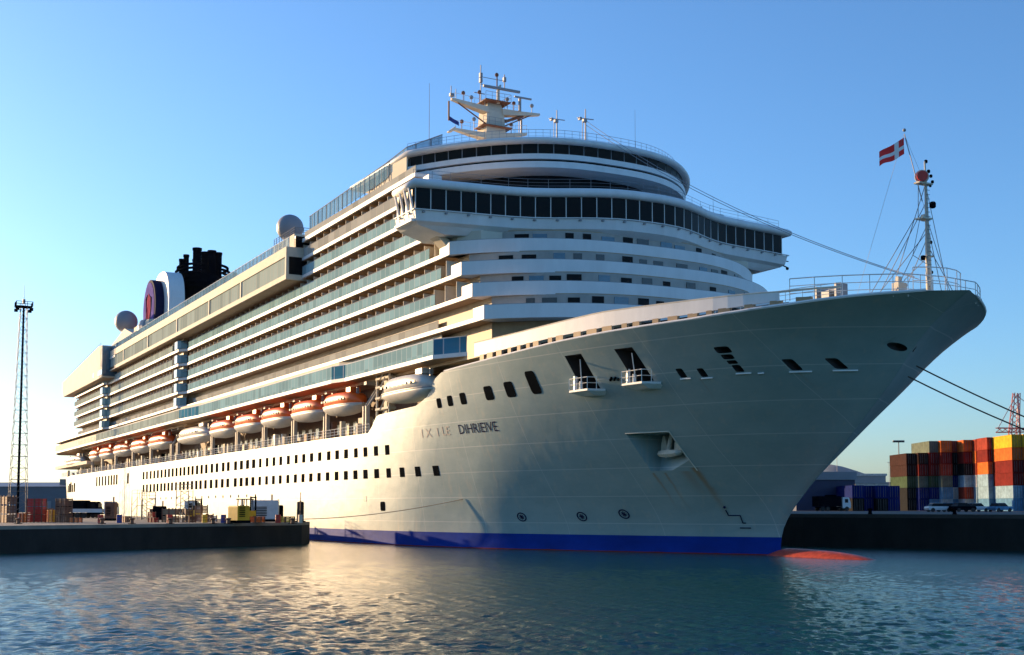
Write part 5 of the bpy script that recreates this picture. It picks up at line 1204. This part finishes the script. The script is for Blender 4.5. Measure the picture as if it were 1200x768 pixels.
yard_truck(1000, 300, 'yellow_paint', 'rust_metal', 'truck with yellow load in front of the dark blue shed')
yard_truck(975, 240, 'black_steel', 'white_cab', 'dark box truck beside the yellow loaded truck')
# yard light mast
p = at(1055, 600, 330); p.z = 3.6
lm = empty('light_mast', p); tag(lm, 'slim floodlight mast left of the container stacks', 'light mast')
a = MB(); a.tube(p, p + Vector((0, 0, 18.6)), .22, .12, n=8); a.build('pole', 'galvanised', lm)
a = MB(); ob(a, p, 1.5, .3, 22.1, 22.35); a.build('crossbar', 'galvanised', lm)
for s in (-1.2, -.4, .4, 1.2): a = MB(); ob(a, p + RT * s, .28, .4, 21.8, 22.1); a.build('floodlight', 'black_steel', lm)
for px, h in ((982, 22), (1043, 16)):
    p = at(px, 600, 420); p.z = 3.6; lm = empty('light_mast', p); tag(lm, 'very thin distant pole ' + ('above the blue quay shed' if px < 1000 else 'beside the long white building'), 'light mast'); a = MB(); a.tube(p, p + Vector((0, 0, h)), .1, .06); a.build('pole', 'galvanised', lm); a = MB(); ob(a, p, .6, .2, 3.6 + h, 3.75 + h); a.build('crossbar', 'galvanised', lm)
# red gantry crane, far right
p = at(1190, 600, 560); p.z = 3.6
cr = empty('gantry_crane', p); tag(cr, 'red and white harbour crane rising above the yellow containers', 'crane')
def lat(mb, A_, B_, w_, n=8, r=.22):
    A_, B_ = Vector(A_), Vector(B_); d = (B_ - A_).normalized(); s1 = d.cross(FH).normalized(); s2 = d.cross(s1).normalized(); Rg = []
    for k in range(n + 1):
        c = A_.lerp(B_, k / n); ww = w_ * (1 - .35 * k / n); Rg.append([c + s1 * (a_ * ww) + s2 * (b_ * ww) for a_, b_ in ((-1, -1), (1, -1), (1, 1), (-1, 1))])
    for k in range(n):
        for i in range(4): mb.tube(Rg[k][i], Rg[k + 1][i], r, n=4); mb.tube(Rg[k][i], Rg[k + 1][(i + 1) % 4], r * .7, n=4)
a = MB()
for s in (-1, 1):
    for f_ in (-1, 1): a.tube(p + RT * (s * 5) + FH * (f_ * 6), p + RT * (s * 3.2) + FH * (f_ * 4) + Vector((0, 0, 30)), .8, n=4)
a.build('portal_leg', 'crane_red', cr)
a = MB(); lat(a, p + Vector((0, 0, 30)), p + RT * 2.2 + Vector((0, 0, 53)), 1.9); a.build('tower', 'crane_red', cr)
a = MB(); lat(a, p + Vector((0, 0, 36)) - RT * 7.5, p + RT * 24 + Vector((0, 0, 36)), 1.0, 12); a.build('jib', 'crane_red', cr)
a = MB(); ob(a, p - RT * 4.6, 1.6, 1.6, 26, 30.5); a.build('machine_house', 'container_white', cr)
a = MB(); a.tube(p + RT * 2 + Vector((0, 0, 52)), p + RT * 22 + Vector((0, 0, 37)), .16); a.tube(p + RT * 2 + Vector((0, 0, 52)), p - RT * 7 + Vector((0, 0, 36.5)), .2); a.tube(p + RT * 3.4 + Vector((0, 0, 30)), p + RT * 2.6 + Vector((0, 0, 53)), .45); a.build('stay_cable', 'container_white', cr)
# bollards on the right quay edge
for k in range(6):
    A_, B_ = Vector((-12, 22.8, 3.6)), Vector((30, 40.2, 3.6)); p = A_.lerp(B_, k / 5); r = empty('bollard', p); a = MB(); a.lathe([(.28, 0), (.2, .08), (.17, .4), (.3, .5), (.26, .6), (.05, .64)], p, 12); a.build('post', 'black_steel', r)
    tag(r, f"small black bollard on the right quay edge, {ordw[k]} from the bow", 'bollard', 'bollards on the right quay')

# ================================================================== thin haze over the harbour
hz = bpy.data.materials.new('haze'); hz.use_nodes = True; n = hz.node_tree
for x in list(n.nodes):
    if x.type == 'BSDF_PRINCIPLED': n.nodes.remove(x)
pv = n.nodes.new('ShaderNodeVolumePrincipled'); pv.inputs['Color'].default_value = (0.75, 0.82, 0.9, 1); pv.inputs['Density'].default_value = 0.000008; pv.inputs['Anisotropy'].default_value = 0.2
n.links.new(pv.outputs[0], n.nodes['Material Output'].inputs['Volume']); M['haze'] = hz
a = MB(); a.box(-9000, 9000, -9000, 9000, -4, 420); o = a.build('haze', 'haze', origin=(0, 0, 0)); tag(o, 'thin pale haze over the harbour', kind='stuff')
